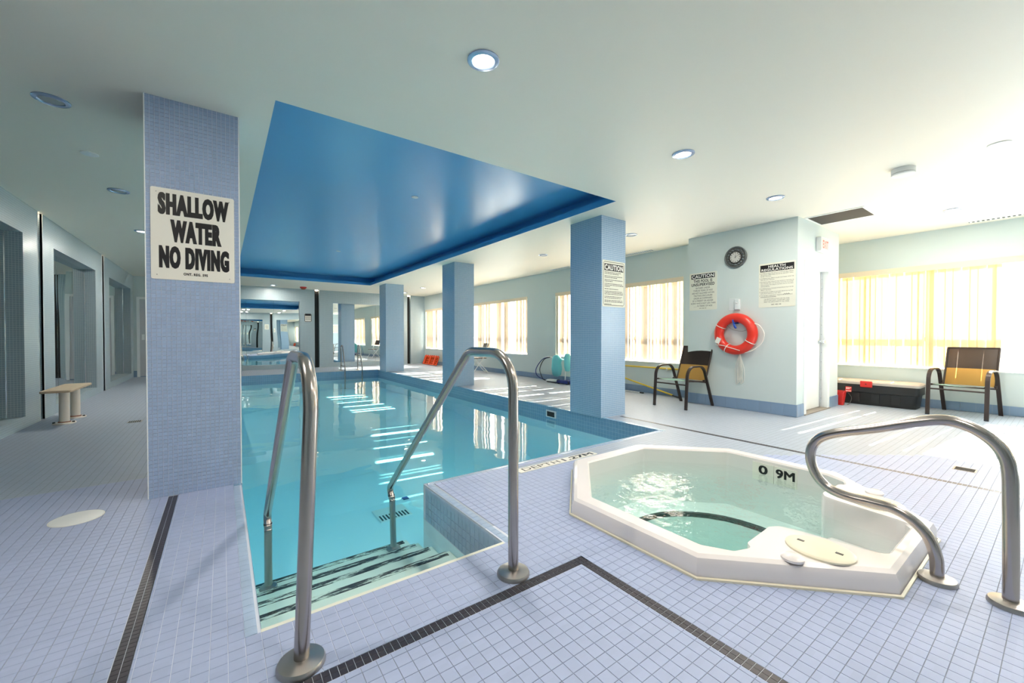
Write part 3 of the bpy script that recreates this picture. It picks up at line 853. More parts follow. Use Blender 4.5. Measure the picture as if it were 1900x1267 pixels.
def blind(x, y0, y1, z0, z1, m, label, angle_fn, jit=.006):
    b = thing('vertical_blind', (x + .05, (y0 + y1) / 2, z0 + .02), label, 'blind', 'vertical blinds at the windows')
    obj('valance', MB().box(x - .012, x + .004, y0, y1, z1 - .085, z1).box(x + .004, x + .11, y0, y1, z1 - .03, z1), MAT['valance_cream'], b)
    zb = z0 + .025; h = z1 - .06 - zb; me = slat_mesh('slat', h, m); n = round((y1 - y0) / .079); p = (y1 - y0) / n
    for k in range(n):
        y = y0 + p * (k + .5)
        if angle_fn(y, k) is None: y = y0 + .02 + .022 * k            # drawn aside
        else: y += jit * rnd.uniform(-1, 1)
        piece('slat', me, b, (x + .055 + .006 * (k % 2), y, zb), (0, 0, R(90 + (angle_fn(y, k) or 88))))
    return b
rnd = random.Random(3)
def near_any(y, lst, d): return any(abs(y - g) < d for g in lst)
gaps_n = [5.76, 6.36, 6.86, 8.78, 9.05, 9.62, 10.25, 10.95, 11.4, 13.5, 14.1, 14.6]
def ang_n(y, k):
    if near_any(y, gaps_n, .042): return 84 + rnd.uniform(-4, 4)
    return (rnd.choice((-2, 4, 8, 14)) if rnd.random() < .55 else (-31 if y < 8 else -30)) + rnd.uniform(-5, 5)
def ang_s(y, k):
    if y < .54: return None
    return rnd.choice((-6, 0, 6, 12)) + rnd.uniform(-3, 3)
wlab = ['wide window nearest the vestibule on the pool side', 'middle window of the pool side wall', 'farthest window by the end wall']
blab = ['cream vertical blind nearest the vestibule on the pool side', 'cream vertical blind at the middle pool side window', 'cream vertical blind at the farthest window above the orange barrier']
for k, (a, b) in enumerate(NORTH_WINDOWS):
    window(k + 1, XN, a, b, NWZ0, NWZ1, wlab[k]); blind(XN, a, b, NWZ0, NWZ1, MAT['blind_north'], blab[k], ang_n)
window(4, XS, SOUTH_WINDOW[0], SOUTH_WINDOW[1], SWZ0, SWZ1, 'sunny window above the black chest and right chair')
blind(XS, SOUTH_WINDOW[0], SOUTH_WINDOW[1], SWZ0, SWZ1, MAT['blind_south'], 'sun-tinted amber vertical blind above the black chest and right chair', ang_s, .024)

# ---- exit door
door = thing('door_1', ((DX0 + DX1) / 2, KY0 + .1, 0), 'white exit door in a steel frame', kind='structure')
q = MB(); fy0, fy1 = KY0 - .012, KY0 + .13
q.box(DX0 - .06, DX0 + .02, fy0, fy1, 0, DZ1 + .06); q.box(DX1 - .02, DX1 + .06, fy0, fy1, 0, DZ1 + .06); q.box(DX0 + .02, DX1 - .02, fy0, fy1, DZ1 - .02, DZ1 + .06)
obj('door_frame', q, MAT['trim_white'], door)
leaf = obj('leaf', MB().box(DX0 + .02, DX1 - .05, KY0 + .085, KY0 + .125, .02, DZ1 - .02), MAT['door_paint'], door)
q = MB().box(DX1 - .055, DX1 - .02, KY0 + .07, KY0 + .125, .02, DZ1 - .02); ast = obj('latch_guard', q, MAT['steel_frame'], door)
sm = mesh_from(MB().lathe([(.005, 0), (.004, .004)], seg=8, M=Matrix.Rotation(R(90), 3, 'X')), 'screw', MAT['grille_hole'])
for k in range(14): piece('screw', sm, ast, (DX1 - .038, KY0 + .07, .15 + k * .14))
q = MB().lathe([(.034, 0), (.034, .008), (.013, .012), (.013, .045), (.027, .055), (.03, .07), (.022, .084), (.0, .086)], seg=20, M=Matrix.Rotation(R(90), 3, 'X'), c=(DX1 - .11, KY0 + .085, 1.02), close=False)
obj('door_knob', q, MAT['chrome'], leaf, smooth=40)
obj('threshold', MB().box(DX0 - .06, DX1 + .06, KY0 - .03, KY0 + .13, -.001, .012), MAT['threshold'], door)
# grey door in the aisle end wall
d2 = thing('door_2', (-1.5, 14.69, 0), 'grey door at the end of the left aisle', kind='structure')
obj('leaf', MB().box(-1.80, -1.05, 14.68, 14.70, .02, 2.10), MAT['steel_frame'], d2)
obj('door_frame', MB().box(-1.86, -1.80, 14.67, 14.70, 0, 2.16).box(-1.05, -.99, 14.67, 14.70, 0, 2.16).box(-1.80, -1.05, 14.67, 14.70, 2.10, 2.16), MAT['trim_white'], d2)
obj('push_plate', MB().box(-1.76, -1.70, 14.672, 14.68, 1.0, 1.15), MAT['plastic_white'], d2)

# ---- mirrors
def mirror_panels(axis, c, s, u0, u1, z0, z1, n, label, group, tilt=.5):
    mid = (u0 + u1) / 2; loc = (c, mid, z0) if axis == 'x' else (mid, c, z0)
    t = thing('wall_mirror', loc, label, 'mirror', group); w = (u1 - u0) / n; rr = random.Random(int(mid * 100) + n)
    for k in range(n):
        q = MB(); a, b = -w / 2 + .0012, w / 2 - .0012
        (q.box(min(0, s * .006), max(0, s * .006), a, b, 0, z1 - z0) if axis == 'x' else q.box(a, b, min(0, s * .006), max(0, s * .006), 0, z1 - z0))
        me = mesh_from(q, 'mirror_panel', MAT['mirror_glass']); u = u0 + w * (k + .5)
        piece('mirror_panel', me, t, (c, u, z0) if axis == 'x' else (u, c, z0), (0, 0, R(rr.uniform(-tilt, tilt))))
    q = MB(); e = .008; d = s * .012
    for (ua, ub) in ((u0, u0 + e), (u1 - e, u1)):
        (q.box(min(c, c + d), max(c, c + d), ua, ub, z0, z1) if axis == 'x' else q.box(ua, ub, min(c, c + d), max(c, c + d), z0, z1))
    obj('edge_strip', q, MAT['chrome'], t); return t
nl = ['niche mirror on the left wall, outside the frame on the near side', 'niche mirror on the left wall at the picture edge, left of the bench', 'niche mirror on the left wall just behind the bench', 'farthest niche mirror on the left wall near the grey door']
for k, (a, b) in enumerate(left_niches):
    if k: mirror_panels('x', XL - .153, 1, a, b, NIZ0, NIZ1, 3, nl[k], 'niche mirrors of the left wall', .25)
mirror_panels('y', YB + .116, -1, -.13, 2.17, BZ0, BZ1, 3, 'far wall mirror reflecting the blue ceiling, left of the black slot', 'end wall mirrors')
mirror_panels('y', YB + .116, -1, 3.23, 5.53, BZ0, BZ1, 3, 'far wall mirror reflecting the windows, behind the pool ladder', 'end wall mirrors')
mirror_panels('y', YN - .116, 1, -.13, 2.17, BZ0, BZ1, 3, 'mirror on the wall behind the viewer, left one of two', 'end wall mirrors')
mirror_panels('y', YN - .116, 1, 3.30, 5.60, BZ0, BZ1, 3, 'mirror on the wall behind the viewer, right one of two', 'end wall mirrors')
# ------------------------------------------------------------------ hot tub
tub = thing('hot_tub', (TCX, TCY, 0), 'octagonal cream acrylic hot tub set into the tiled deck', 'hot tub')
AP = .850; KK = AP * math.tan(R(22.5)); TZ = .10
half = [(-KK, AP), (-AP, KK), (-AP, -KK), (-.80, -.485), (-.70, -.520), (-.665, -.485), (-.40, -.475), (-.345, -.50), (-.325, -.56), (-.275, -.86), (-.255, -.905), (-.225, -.925)]
half = [(x, y) if k < 3 else (x * .975, y * .975) for k, (x, y) in enumerate(half)]
inner = [(TCX + x, TCY + y) for x, y in half] + [(TCX - x, TCY + y) for x, y in reversed(half)]
inner = [tuple(p)[:2] for p in round_corners([Vector((x, y, 0)) for x, y in [inner[-1]] + inner + [inner[0]]], .035, 3)][1:-1]
q = MB()
o0, o1, o2, o3 = octagon(TCX, TCY, .975), octagon(TCX, TCY, .973), octagon(TCX, TCY, .960), octagon(TCX, TCY, .940)
q.loft([[(x, y, z) for x, y in o] for o, z in ((o0, 0.001), (o1, .06), (o2, .088), (o3, TZ))])
def off(poly, s, z): return [(TCX + (x - TCX) * s, TCY + (y - TCY) * s, z) for x, y in poly]
q.sheet(o3, [[p[:2] for p in off(inner, 1.012, 0)]], TZ)
q.loft([off(inner, 1.012, TZ), off(inner, 1.0, TZ - .012), off(inner, 1.0, -.38)])
obj('shell', q, MAT['tub_acrylic'], tub, smooth=32)
q = MB().sheet(octagon(TCX, TCY, .93), [[tuple(p)[:2] for p in smooth_path([(x, y, 0) for x, y in octagon(TCX, TCY, .56)], 4, True)]], -.36)
obj('bench', q, MAT['tub_acrylic'], tub)
well = [tuple(p)[:2] for p in smooth_path([(x, y, 0) for x, y in octagon(TCX, TCY, .56)], 4, True)]
q = MB().loft([[(x, y, -.36) for x, y in well], [(x, y, -.62) for x, y in well]]).sheet(well, [], -.62)
obj('footwell', q, MAT['tub_acrylic'], tub)
q = MB().loft([off(well, 1.0, -.357), off(well, 1.045, -.357)]); q.loft([off(well, .997, -.39), off(well, .997, -.357)])
obj('edge_stripe', q, MAT['worn_bench_line'], tub)
obj('entry_step', MB().box(TCX - .30, TCX + .30, TCY - .91, TCY - .53, -.36, -.12), MAT['tub_acrylic'], tub, bevel=(.02, 2))
for (dx, dy) in ((-.18, -.30), (.25, -.05)):
    obj('suction_ring', MB().lathe([(.12, 0), (.115, .014), (.07, .016), (.06, .004)], (TCX + dx, TCY + dy, -.62), 28), MAT['suction_grey'], tub, smooth=40)
for s in (-1, 1):
    lid = obj('skimmer_lid', MB().lathe([(.135, 0), (.135, .008), (.128, .013), (.118, .015), (.0, .016)], (TCX + s * .455, TCY - .708, TZ), 36, sx=.88, sy=1.0, close=False), MAT['lid_cream'], tub, smooth=40)
    for d in (-.075, .075): obj('finger_slot', MB().box(TCX + s * .455 - .008, TCX + s * .455 + .008, TCY - .708 + d - .014, TCY - .708 + d + .014, TZ + .0155, TZ + .017), MAT['grille_dark'], lid)
    obj('air_knob', MB().lathe([(.045, 0), (.045, .01), (.03, .022), (.0, .024)], (TCX + s * .645, TCY - .665, TZ), 24, close=False), MAT['tub_acrylic'], tub, smooth=40)
q = MB(); ob = octagon(TCX, TCY, .978); oc = octagon(TCX, TCY, .988)
q.loft([[(x, y, .012) for x, y in ob], [(x, y, .009) for x, y in oc], [(x, y, -.001) for x, y in oc]])
obj('sealant_bead', q, MAT['lid_cream'], tub)
for k, (u, t_) in enumerate((( -1.53, '0'), (-1.37, '9M'))):
    pl = obj('depth_plate', MB().box(TCX + AP - .008, TCX + AP - .001, -u - .157, -u, -.075, .066), MAT['sign_white'], tub)
    qq = MB(); M_ = plane_M((TCX + AP - .0085, -u, 0), '-X')
    if k == 0: heavy_text(qq, '0', .050, -.019, .060, .066, M_, .004)
    else: heavy_text(qq, t_, .016, -.019, .125, .066, M_, .0035)
    tag(obj('lettering', qq, MAT['ink'], pl), kind='stuff')
q = MB().prism([p[:2] for p in off(inner, 1.002, 0)][::-1] if False else [p[:2] for p in off(inner, 1.002, 0)], -.64, -.02)
tw = obj('tub_water', q, MAT['tub_water']); tag(tw, 'clear greenish water filling the hot tub', 'water', kind='stuff')

# ------------------------------------------------------------------ stainless rails
def flange(name, x, y, parent, r=.075):
    return obj(name, MB().lathe([(r, 0), (r, .010), (r * .94, .018), (r * .6, .024), (.03, .026)], (x, y, .0005), 32), MAT['steel_dull'], parent, smooth=40)
def pool_rail(xf, label):
    t = thing('stair_handrail', (xf(0, 0), 1.495, 0), label, 'handrail', 'handrails of the pool steps')
    yz = [(1.495, .0), (1.495, 1.02), (1.90, 1.02), (3.195, -.12), (3.12, WATER - .02)]
    P = round_corners([(0, y, z) for y, z in yz], [.17, .13, .05], 9)
    P = [Vector((xf(p.y, p.z), p.y, p.z)) for p in P]
    obj('tube', MB().tube(P, .0238, 16), MAT['steel'], t, smooth=50)
    ft = (xf(3.12, -.2), 3.12, -.2)
    obj('joint_ring', MB().lathe([(.0255, -.006), (.0255, .006)], (xf(3.14, -.17), 3.152, -.165), 16), MAT['black_metal'], t)
    obj('lower_tube', MB().tube([(ft[0], 3.13, -.17), (ft[0] - .004, 3.09, -.566)], .0232, 14), MAT['steel_dull'], t, smooth=50)
    obj('foot_flange', MB().lathe([(.055, 0), (.05, .012), (.027, .02)], (ft[0] - .004, 3.09, -.566), 20), MAT['steel_dull'], t, smooth=40)
    flange('base_flange', xf(0, 0), 1.495, t)
pool_rail(lambda y, z: .207 + .034 * max(0, min(1, z / .8)) if y < 1.6 else .241, 'steel handrail on the left of the pool steps')
pool_rail(lambda y, z: 1.084, 'steel handrail on the right of the pool steps, beside the tiled tongue')
t = thing('tub_handrail', (2.6, .24, 0), 'looped steel grab rail standing beside the hot tub', 'handrail')
yz = [(.34, .0), (.341, .06), (.346, .115), (.371, .189), (.424, .246), (.49, .276), (.565, .279), (.669, .279), (.752, .303), (.808, .372), (.824, .465), (.795, .54), (.722, .590), (.553, .650), (.42, .702), (.331, .727), (.262, .716), (.2, .678), (.158, .622), (.140, .545), (.136, .40), (.133, .2), (.132, 0)]
obj('tube', MB().tube(smooth_path([(2.6, y, z) for y, z in yz], 5), .0238, 16), MAT['steel'], t, smooth=50)
for y in (.34, .132): flange('base_flange', 2.6, y, t, .066)
t = thing('pool_ladder', (3.37, 13.5, 0), 'slim steel ladder at the far end of the pool', 'ladder')
for x in (3.10, 3.62):
    P = round_corners([(x, 13.72, 0), (x, 13.72, .80), (x, 13.52, .80), (x, 13.20, .10), (x, 13.20, -.80)], [.10, .08, .1], 7)
    obj('rail', MB().tube(P, .019, 12), MAT['steel'], t, smooth=50)
    obj('base_flange', MB().lathe([(.05, 0), (.045, .014), (.02, .02)], (x, 13.72, 0), 20), MAT['steel_dull'], t, smooth=40)
    obj('brace', MB().tube([(x, 13.72, .16), (x, 13.20, .16)], .014, 8), MAT['steel'], t)
for z in (-.3, -.55): obj('tread', MB().box(3.12, 3.60, 13.15, 13.24, z, z + .02), MAT['plastic_white'], t)

# ------------------------------------------------------------------ notices
def sign(name, label, origin, facing, w, h, m, t=.004, cat='sign', group='printed notices'):
    M_ = plane_M(origin, facing); c = M_ @ Vector((w / 2, 0, 0)); s = thing(name, c, label, cat, group)
    poly = [(w - .012 + .012 * math.cos(R(a)), .012 + .012 * math.sin(R(a))) for a in (270, 300, 330, 360)] + [(w - .012 + .012 * math.cos(R(a)), h - .012 + .012 * math.sin(R(a))) for a in (0, 30, 60, 90)]
    poly += [(.012 + .012 * math.cos(R(a)), h - .012 + .012 * math.sin(R(a))) for a in (90, 120, 150, 180)] + [(.012 + .012 * math.cos(R(a)), .012 + .012 * math.sin(R(a))) for a in (180, 210, 240, 270)]
    obj('plate', MB().prism(poly, .0005, t, M_), m, s)
    for sx in (.03, w - .03):
        for sy in (.03, h - .03):
            if group == 'printed notices': obj('screw', MB().lathe([(.0035, t), (.0025, t + .0015)], seg=8, M=M_.to_3x3(), c=M_ @ Vector((sx, sy, 0))), MAT['steel_dull'], s)
    return s, M_ @ Matrix.Translation((0, 0, t + .0006))
# shallow water sign on the near column
s, M_ = sign('pool_sign', 'white shallow water no diving sign on the near left column', (-.384, CY, 1.489), '-Y', .463, .620, MAT['sign_white'])
q = MB()
for dx, M_ in ((-.0028, M_), (.0028, M_ @ Matrix.Translation((0, 0, .0004)))):
    put_text(q, 'SHALLOW', .040 + dx, .440, .388, .150, M_, .055)
    put_text(q, 'WATER', .104 + dx, .258, .280, .155, M_, .055)
    put_text(q, 'NO DIVING', .044 + dx, .076, .384, .155, M_, .055)
put_text(q, 'ONT. REG. 595', .170, .034, .135, .019, M_, .05)
obj('lettering', q, MAT['ink'], s)
def bars(q, M_, x0, y0, w, h, lines, rr):
    """lines of fine print too small to read"""
    for (yy, frac) in lines:
        x = x0
        while x < x0 + w * frac - .01:
            l = rr.uniform(.012, .04); l = min(l, x0 + w * frac - x)
            q.append_mesh([M_ @ Vector(p) for p in ((x, yy, 0), (x + l, yy, 0), (x + l, yy + h, 0), (x, yy + h, 0))], [(0, 1, 2, 3)]); x += l + .006
# hot tub caution notice on the middle column
s, M_ = sign('caution_notice', 'cream caution notice full of fine print on the right column', (4.143, 3.68, 1.502), '-Y', .462, .628, MAT['sign_cream'])
fr = MB(); Mf = M_ @ Matrix.Translation((0, 0, -.0003))
def frame_lines(q, M_, x0, y0, x1, y1, t, c):
    o = [(x0 + c, y0), (x1 - c, y0), (x1, y0 + c), (x1, y1 - c), (x1 - c, y1), (x0 + c, y1), (x0, y1 - c), (x0, y0 + c)]
    i = [(x0 + c, y0 + t), (x1 - c, y0 + t), (x1 - t, y0 + c), (x1 - t, y1 - c), (x1 - c, y1 - t), (x0 + c, y1 - t), (x0 + t, y1 - c), (x0 + t, y0 + c)]
    q.loft([[M_ @ Vector((x, y, 0)) for x, y in o], [M_ @ Vector((x, y, 0)) for x, y in i]])
frame_lines(fr, M_, .016, .018, .446, .610, .007, .022); obj('border_line', fr, MAT['ink_soft'], s)
q = MB(); q.append_mesh([Mf @ Vector(p) for p in ((.035, .487, 0), (.427, .487, 0), (.427, .582, 0), (.035, .582, 0))], [(0, 1, 2, 3)]); hd = obj('header_bar', q, MAT['ink'], s)
q = MB(); put_text(q, 'CAUTION', .043, .497, .376, .074, M_ @ Matrix.Translation((0, 0, .0006)), .03); obj('header_lettering', q, MAT['sign_letter_white'], hd)
q = MB(); rr = random.Random(11); yy = .462
for para in ((.88, .78), (.97, .68), (1, .42), (.94, 1, .28), (.72,), (.95, 1, 1), (.93, .9), (.95, .96), (.36,)):
    for f_ in para: bars(q, M_, .040, yy, .385, .0085, [(yy, f_)], rr); yy -= .0195
    yy -= .0125
obj('fine_print', q, MAT['ink_soft'], s)
# unsupervised pool notice
s, M_ = sign('caution_notice', 'caution this pool is unsupervised notice left of the clock', (KX0, 3.715, 1.525), '-X', .455, .605, MAT['sign_cream'], group='paper notices on the vestibule')
q = MB(); q.append_mesh([M_ @ Vector(p) for p in ((.030, .510, -.0003), (.420, .510, -.0003), (.420, .583, -.0003), (.030, .583, -.0003))], [(0, 1, 2, 3)]); hd = obj('header_bar', q, MAT['ink'], s)
q = MB(); put_text(q, 'CAUTION', .042, .520, .366, .054, M_ @ Matrix.Translation((0, 0, .0006)), .03); obj('header_lettering', q, MAT['sign_letter_white'], hd)
q = MB()
put_text(q, 'THIS POOL IS', .070, .447, .31, .048, M_, .03); put_text(q, 'UNSUPERVISED', .034, .390, .384, .048, M_, .03)
for k, (tx, wd) in enumerate((('BATHERS UNDER', .235), ('TWELVE YEARS OF AGE', .32), ('ARE NOT ALLOWED WITHIN', .37), ('THE POOL ENCLOSURE', .31), ('UNLESS ACCOMPANIED', .31), ('BY A PARENT OR HIS/HER', .34), ('AGENT WHO IS NOT LESS THAN', .41), ('.........N YEARS OF AGE', .31))):
    put_text(q, tx, .2275 - wd / 2, .345 - k * .0415, wd, .0265, M_, .0)
put_text(q, 'ONT. REG. 595', .17, .022, .115, .013, M_, .02); obj('lettering', q, MAT['ink'], s)
# health regulations notice
s, M_ = sign('health_notice', 'health regulations notice beside the vestibule corner', (KX0, 2.652, 1.512), '-X', .462, .625, MAT['sign_cream'], group='paper notices on the vestibule')
q = MB(); q.append_mesh([M_ @ Vector(p) for p in ((.020, .506, -.0003), (.445, .506, -.0003), (.445, .602, -.0003), (.020, .602, -.0003))], [(0, 1, 2, 3)]); hd = obj('header_bar', q, MAT['ink'], s)
q = MB(); Mh = M_ @ Matrix.Translation((0, 0, .0006)); put_text(q, 'HEALTH', .125, .559, .215, .033, Mh, .02); put_text(q, 'REGULATIONS', .035, .515, .395, .034, Mh, .02); obj('header_lettering', q, MAT['sign_letter_white'], hd)
q = MB(); y = .478
for para in ((('NO PERSON INFECTED WITH A COMMUNICABLE DISEASE', .41), ('OR HAVING OPEN SORES ON HIS OR HER BODY SHALL', .41), ('ENTER THE POOL.', .14)), (('NO PERSON SHALL BRING A GLASS CONTAINER ONTO THE', .415), ('DECK OR INTO THE POOL.', .18)),
             (('NO PERSON SHALL POLLUTE THE WATER IN THE POOL IN', .415), ('ANY MANNER AND THAT SPITTING, SPOUTING OF WATER', .41), ('AND BLOWING THE NOSE IN THE POOL OR ON THE DECK', .41), ('ARE PROHIBITED.', .12)),
             (('NO PERSON SHALL ENGAGE IN BOISTEROUS PLAY IN OR', .41), ('ABOUT THE POOL.', .14)), (('THE MAXIMUM NUMBER OF BATHERS PERMITTED ON THE', .405), ('DECK AND IN THE POOL AT ANY TIME IS', .26)), (('THE NEAREST EMERGENCY TELEPHONE LOCATED IS', .4), ('............................', .2))):
    q.append_mesh([M_ @ Vector(p) for p in ((.013, y + .003, 0), (.019, y + .003, 0), (.019, y + .010, 0), (.013, y + .010, 0))], [(0, 1, 2, 3)])
    for tx, wd in para: put_text(q, tx, .026, y, wd, .013, M_, .0, align='L'); y -= .0215
    y -= .0075
for tx in ('THE ABOVE REGULATIONS ARE FOR YOUR', 'HEALTH AND SAFETY. PLEASE OBEY THEM', 'AND THE LIFEGUARDS AT ALL TIMES.'): put_text(q, tx, .07, y, .32, .013, M_, .0); y -= .0215
obj('lettering', q, MAT['ink'], s)
q = MB(); put_text(q, 'ONT. REG. 595', .165, .030, .125, .015, M_, .03); obj('lettering', q, MAT['ink'], s)
q = MB(); q.tube([M_ @ Vector((.320 + .012 * k, .172 + (.010 if k % 2 else -.002), .001)) for k in range(7)], .0022, 5); obj('handwriting', q, MAT['ink'], s)
# exit sign
t = thing('exit_sign', (7.14, KY0, 2.33), 'small illuminated red exit sign above the door', 'sign')
obj('housing', MB().box(6.98, 7.30, KY0 - .065, KY0 - .0005, 2.33, 2.53), MAT['plastic_white'], t, bevel=(.006, 2))
obj('face_panel', MB().box(6.995, 7.285, KY0 - .068, KY0 - .064, 2.343, 2.517), MAT['exit_face'], t)
q = MB(); put_text(q, 'EXIT', 0, 0, .22, .115, plane_M((7.03, KY0 - .0686, 2.372), '-Y'), .03); obj('lettering', q, MAT['exit_letter'], t)
# depth marking on the deck
s, M_ = sign('depth_marker', 'white depth 1.27M marker tile in the deck between pool and hot tub', (1.945, 2.575, GZ), '+Z', .90, .092, MAT['sign_white'], t=.0035, group='depth markers')
q = MB(); put_text(q, 'DEPTH', .05, .016, .40, .060, M_, .0); obj('lettering', q, MAT['ink_soft'], s)
q = MB(); heavy_text(q, '1.27M', .50, .016, .36, .060, M_, .0035); obj('lettering', q, MAT['ink'], s)
s, M_ = sign('depth_marker', 'worn pale marker plate on the sunny deck beyond the right column', (4.28, 6.35, GZ), '+Z', .11, .10, MAT['sign_white'], t=.0035, group='depth markers')
s['label'] = 'worn pale marker plate on the sunny deck beyond the right column'
# notices on the far and near walls
for (x, z, lab) in ((2.31, 1.60, 'small framed notice on the far wall left of the black slot'),):
    s, M_ = sign('wall_notice', lab, (x, YB, z), '-Y', .22, .28, MAT['sign_white'], group='small far wall notices')
    q = MB(); frame_lines(q, M_, .0, .0, .22, .28, .016, .02); obj('border_line', q, MAT['grille_hole'], s)
    q = MB(); q.append_mesh([M_ @ Vector(p) for p in ((.02, .205, 0), (.20, .205, 0), (.20, .265, 0), (.02, .265, 0))], [(0, 1, 2, 3)]); obj('header_bar', q, MAT['ink'], s)
    q = MB(); bars(q, M_, .03, 0, .16, .009, [(.18 - k * .024, 1) for k in range(6)], rr); obj('fine_print', q, MAT['ink_soft'], s)
for (x, z, w_, h_, lab) in ((2.55, 1.55, .26, .40, 'framed notice on the wall behind the viewer, beside the black slot'), (3.20, 1.35, .26, .30, 'white notice on the wall behind the viewer'), (6.85, 1.35, .5, .62, 'large cream poster on the wall behind the viewer')):
    s, M_ = sign('wall_notice', lab, (x, YN, z), '+Y', w_, h_, MAT['sign_cream'], group='notices on the wall behind the viewer')
    q = MB(); bars(q, M_, .04, 0, w_ - .08, .014, [(h_ - .10 - k * .045, 1) for k in range(int((h_ - .12) / .045))], rr); obj('fine_print', q, MAT['ink_soft'], s)

# ------------------------------------------------------------------ ceiling fittings
def downlight(x, y, lit, label, z=H, power=10.0, r=.094):
    t = thing('downlight', (x, y, z), label, 'ceiling light', 'recessed ceiling lights')
    obj('trim_ring', MB().lathe([(r, -.0005), (r, -.006), (r * .92, -.011), (r * .72, -.013), (r * .66, -.008), (r * .64, -.001)], (x, y, z), 36, close=False), MAT['fixture_blue'], t, smooth=40)
    obj('lens', MB().lathe([(r * .65, -.004), (r * .6, -.006), (0.0, -.007)], (x, y, z), 28, close=False), MAT['lamp_lens' if lit else 'fixture_lens_off'], t, smooth=40)
    if lit:
        d = bpy.data.lights.new('downlight_glow', 'AREA'); d.shape = 'DISK'; d.size = r * 1.2; d.energy = power; d.color = (1, .92, .80)
        o = bpy.data.objects.new('downlight_glow', d); COL.objects.link(o); o.parent = t; o.location = (0, 0, -.016)
downlight(1.258, 2.034, True, 'large lit downlight nearest the viewer, above the pool steps')
downlight(3.339, 2.030, True, 'lit downlight above the hot tub')
downlight(5.261, 2.035, True, 'lit downlight in front of the vestibule, nearest the air grille')
downlight(-.937, 4.10, False, 'unlit downlight left of the near column')
downlight(-.923, 6.22, False, 'unlit downlight further down the left aisle')
downlight(-.99, 8.40, True, 'lit downlight deep in the left aisle beside the column edge')
downlight(-.97, 10.6, True, 'lit downlight in the left aisle hidden behind the near column')
downlight(1.33, 14.81, True, 'lit downlight over the far mirror')
downlight(5.47, 12.70, True, 'lit downlight between the two farthest columns by the windows')
downlight(5.53, 14.5, True, 'small lit downlight near the far right slot')
downlight(5.31, 4.12, False, 'unlit downlight right of the right column')
downlight(5.21, 6.17, False, 'unlit downlight left of the right column')
for (x, y, l_) in ((-.95, 1.9, 'over the left aisle before the near column'), (1.26, -.3, 'behind the viewer in front of the left rear mirror'), (3.34, -.3, 'behind the viewer between the rear mirrors'), (5.30, -.3, 'behind the viewer in front of the right rear mirror'), (7.6, .9, 'over the deck before the right chair')): downlight(x, y, True, 'added unseen lit downlight ' + l_)  # unseen downlights added as fill light for the room
def cover(x, y, z, r, label):
    tag(obj('sprinkler_cover', MB().lathe([(r, 0), (r, -.006), (r * .7, -.010), (0, -.011)], (x, y, z - .0003), 24, close=False), MAT['plastic_white'], smooth=40), label, 'sprinkler', 'ceiling sprinkler covers')
cover(2.11, 5.155, RZ, .045, 'round white sprinkler cover in the middle of the blue ceiling')
cover(2.08, 9.39, RZ, .045, 'round white sprinkler cover at the far part of the blue ceiling')
cover(-.942, 5.11, H, .06, 'small sprinkler cover above the left aisle')
cover(5.33, .37, H, .07, 'white sprinkler cover at the right edge of the ceiling')
t = thing('smoke_detector', (5.36, .965, H), 'round white smoke detector on the right of the ceiling', 'detector')
obj('base', MB().lathe([(.088, -.0005), (.088, -.045)], (5.36, .965, H), 36), MAT['plastic_white'], t, smooth=40)
obj('seam', MB().lathe([(.086, -.045), (.086, -.049)], (5.36, .965, H), 36), MAT['grille_dark'], t)
obj('cap', MB().lathe([(.089, -.049), (.086, -.062), (.06, -.070), (0, -.071)], (5.36, .965, H), 36, close=False), MAT['plastic_white'], t, smooth=40)
t = thing('fire_beacon', (2.18, 14.77, H), 'red fire alarm dome on the far ceiling', 'alarm')
obj('base', MB().lathe([(.10, -.0005), (.10, -.03), (.085, -.05)], (2.18, 14.77, H), 24), MAT['red_plastic'], t, smooth=40)
obj('dome', MB().lathe([(.075, -.05), (.06, -.075), (.02, -.085)], (2.18, 14.77, H), 24), MAT['rust_and_shade'], t, smooth=40)
t = thing('air_grille', (6.79, 1.83, H), 'grey return air grille in the ceiling before the vestibule', 'grille')
gx0, gx1, gy0, gy1 = 6.52, 7.05, 1.545, 2.125
q = MB(); q.box(gx0 - .03, gx1 + .03, gy0 - .03, gy0, H - .008, H - .0005); q.box(gx0 - .03, gx1 + .03, gy1, gy1 + .03, H - .008, H - .0005); q.box(gx0 - .03, gx0, gy0, gy1, H - .008, H - .0005); q.box(gx1, gx1 + .03, gy0, gy1, H - .008, H - .0005)
obj('grille_frame', q, MAT['trim_white'], t); obj('grille_back', MB().box(gx0, gx1, gy0, gy1, H - .003, H - .0005), MAT['grille_hole'], t)
me = mesh_from(MB().box(-.004, .004, gy0 - 1.83, gy1 - 1.83, -.008, -.002), 'louvre', MAT['grille_dark'])
for k in range(36): piece('louvre', me, t, (gx0 + .008 + k * (gx1 - gx0 - .016) / 35, 1.83, H))
def slot_diffuser(x0, x1, y0, y1, label):
    t = thing('slot_diffuser', ((x0 + x1) / 2, (y0 + y1) / 2, H), label, 'grille', 'linear ceiling air slots')
    obj('slot_frame', MB().box(x0 - .02, x0, y0, y1, H - .006, H - .0005).box(x1, x1 + .02, y0, y1, H - .006, H - .0005), MAT['trim_white'], t)
    obj('slot_back', MB().box(x0, x1, y0, y1, H - .002, H - .0005), MAT['grille_hole'], t)
    n = int((y1 - y0) / .045); me = mesh_from(MB().box(x0 - (x0 + x1) / 2, x1 - (x0 + x1) / 2, -.010, .010, -.006, -.002), 'vane', MAT['trim_white'])
    for k in range(n): piece('vane', me, t, ((x0 + x1) / 2, y0 + (k + .5) * (y1 - y0) / n, H))
slot_diffuser(8.60, 8.68, -.9, .87, 'dotted white air slot along the right ceiling edge')
slot_diffuser(6.53, 6.61, 4.62, 5.25, 'air slot above the window right of the right column')
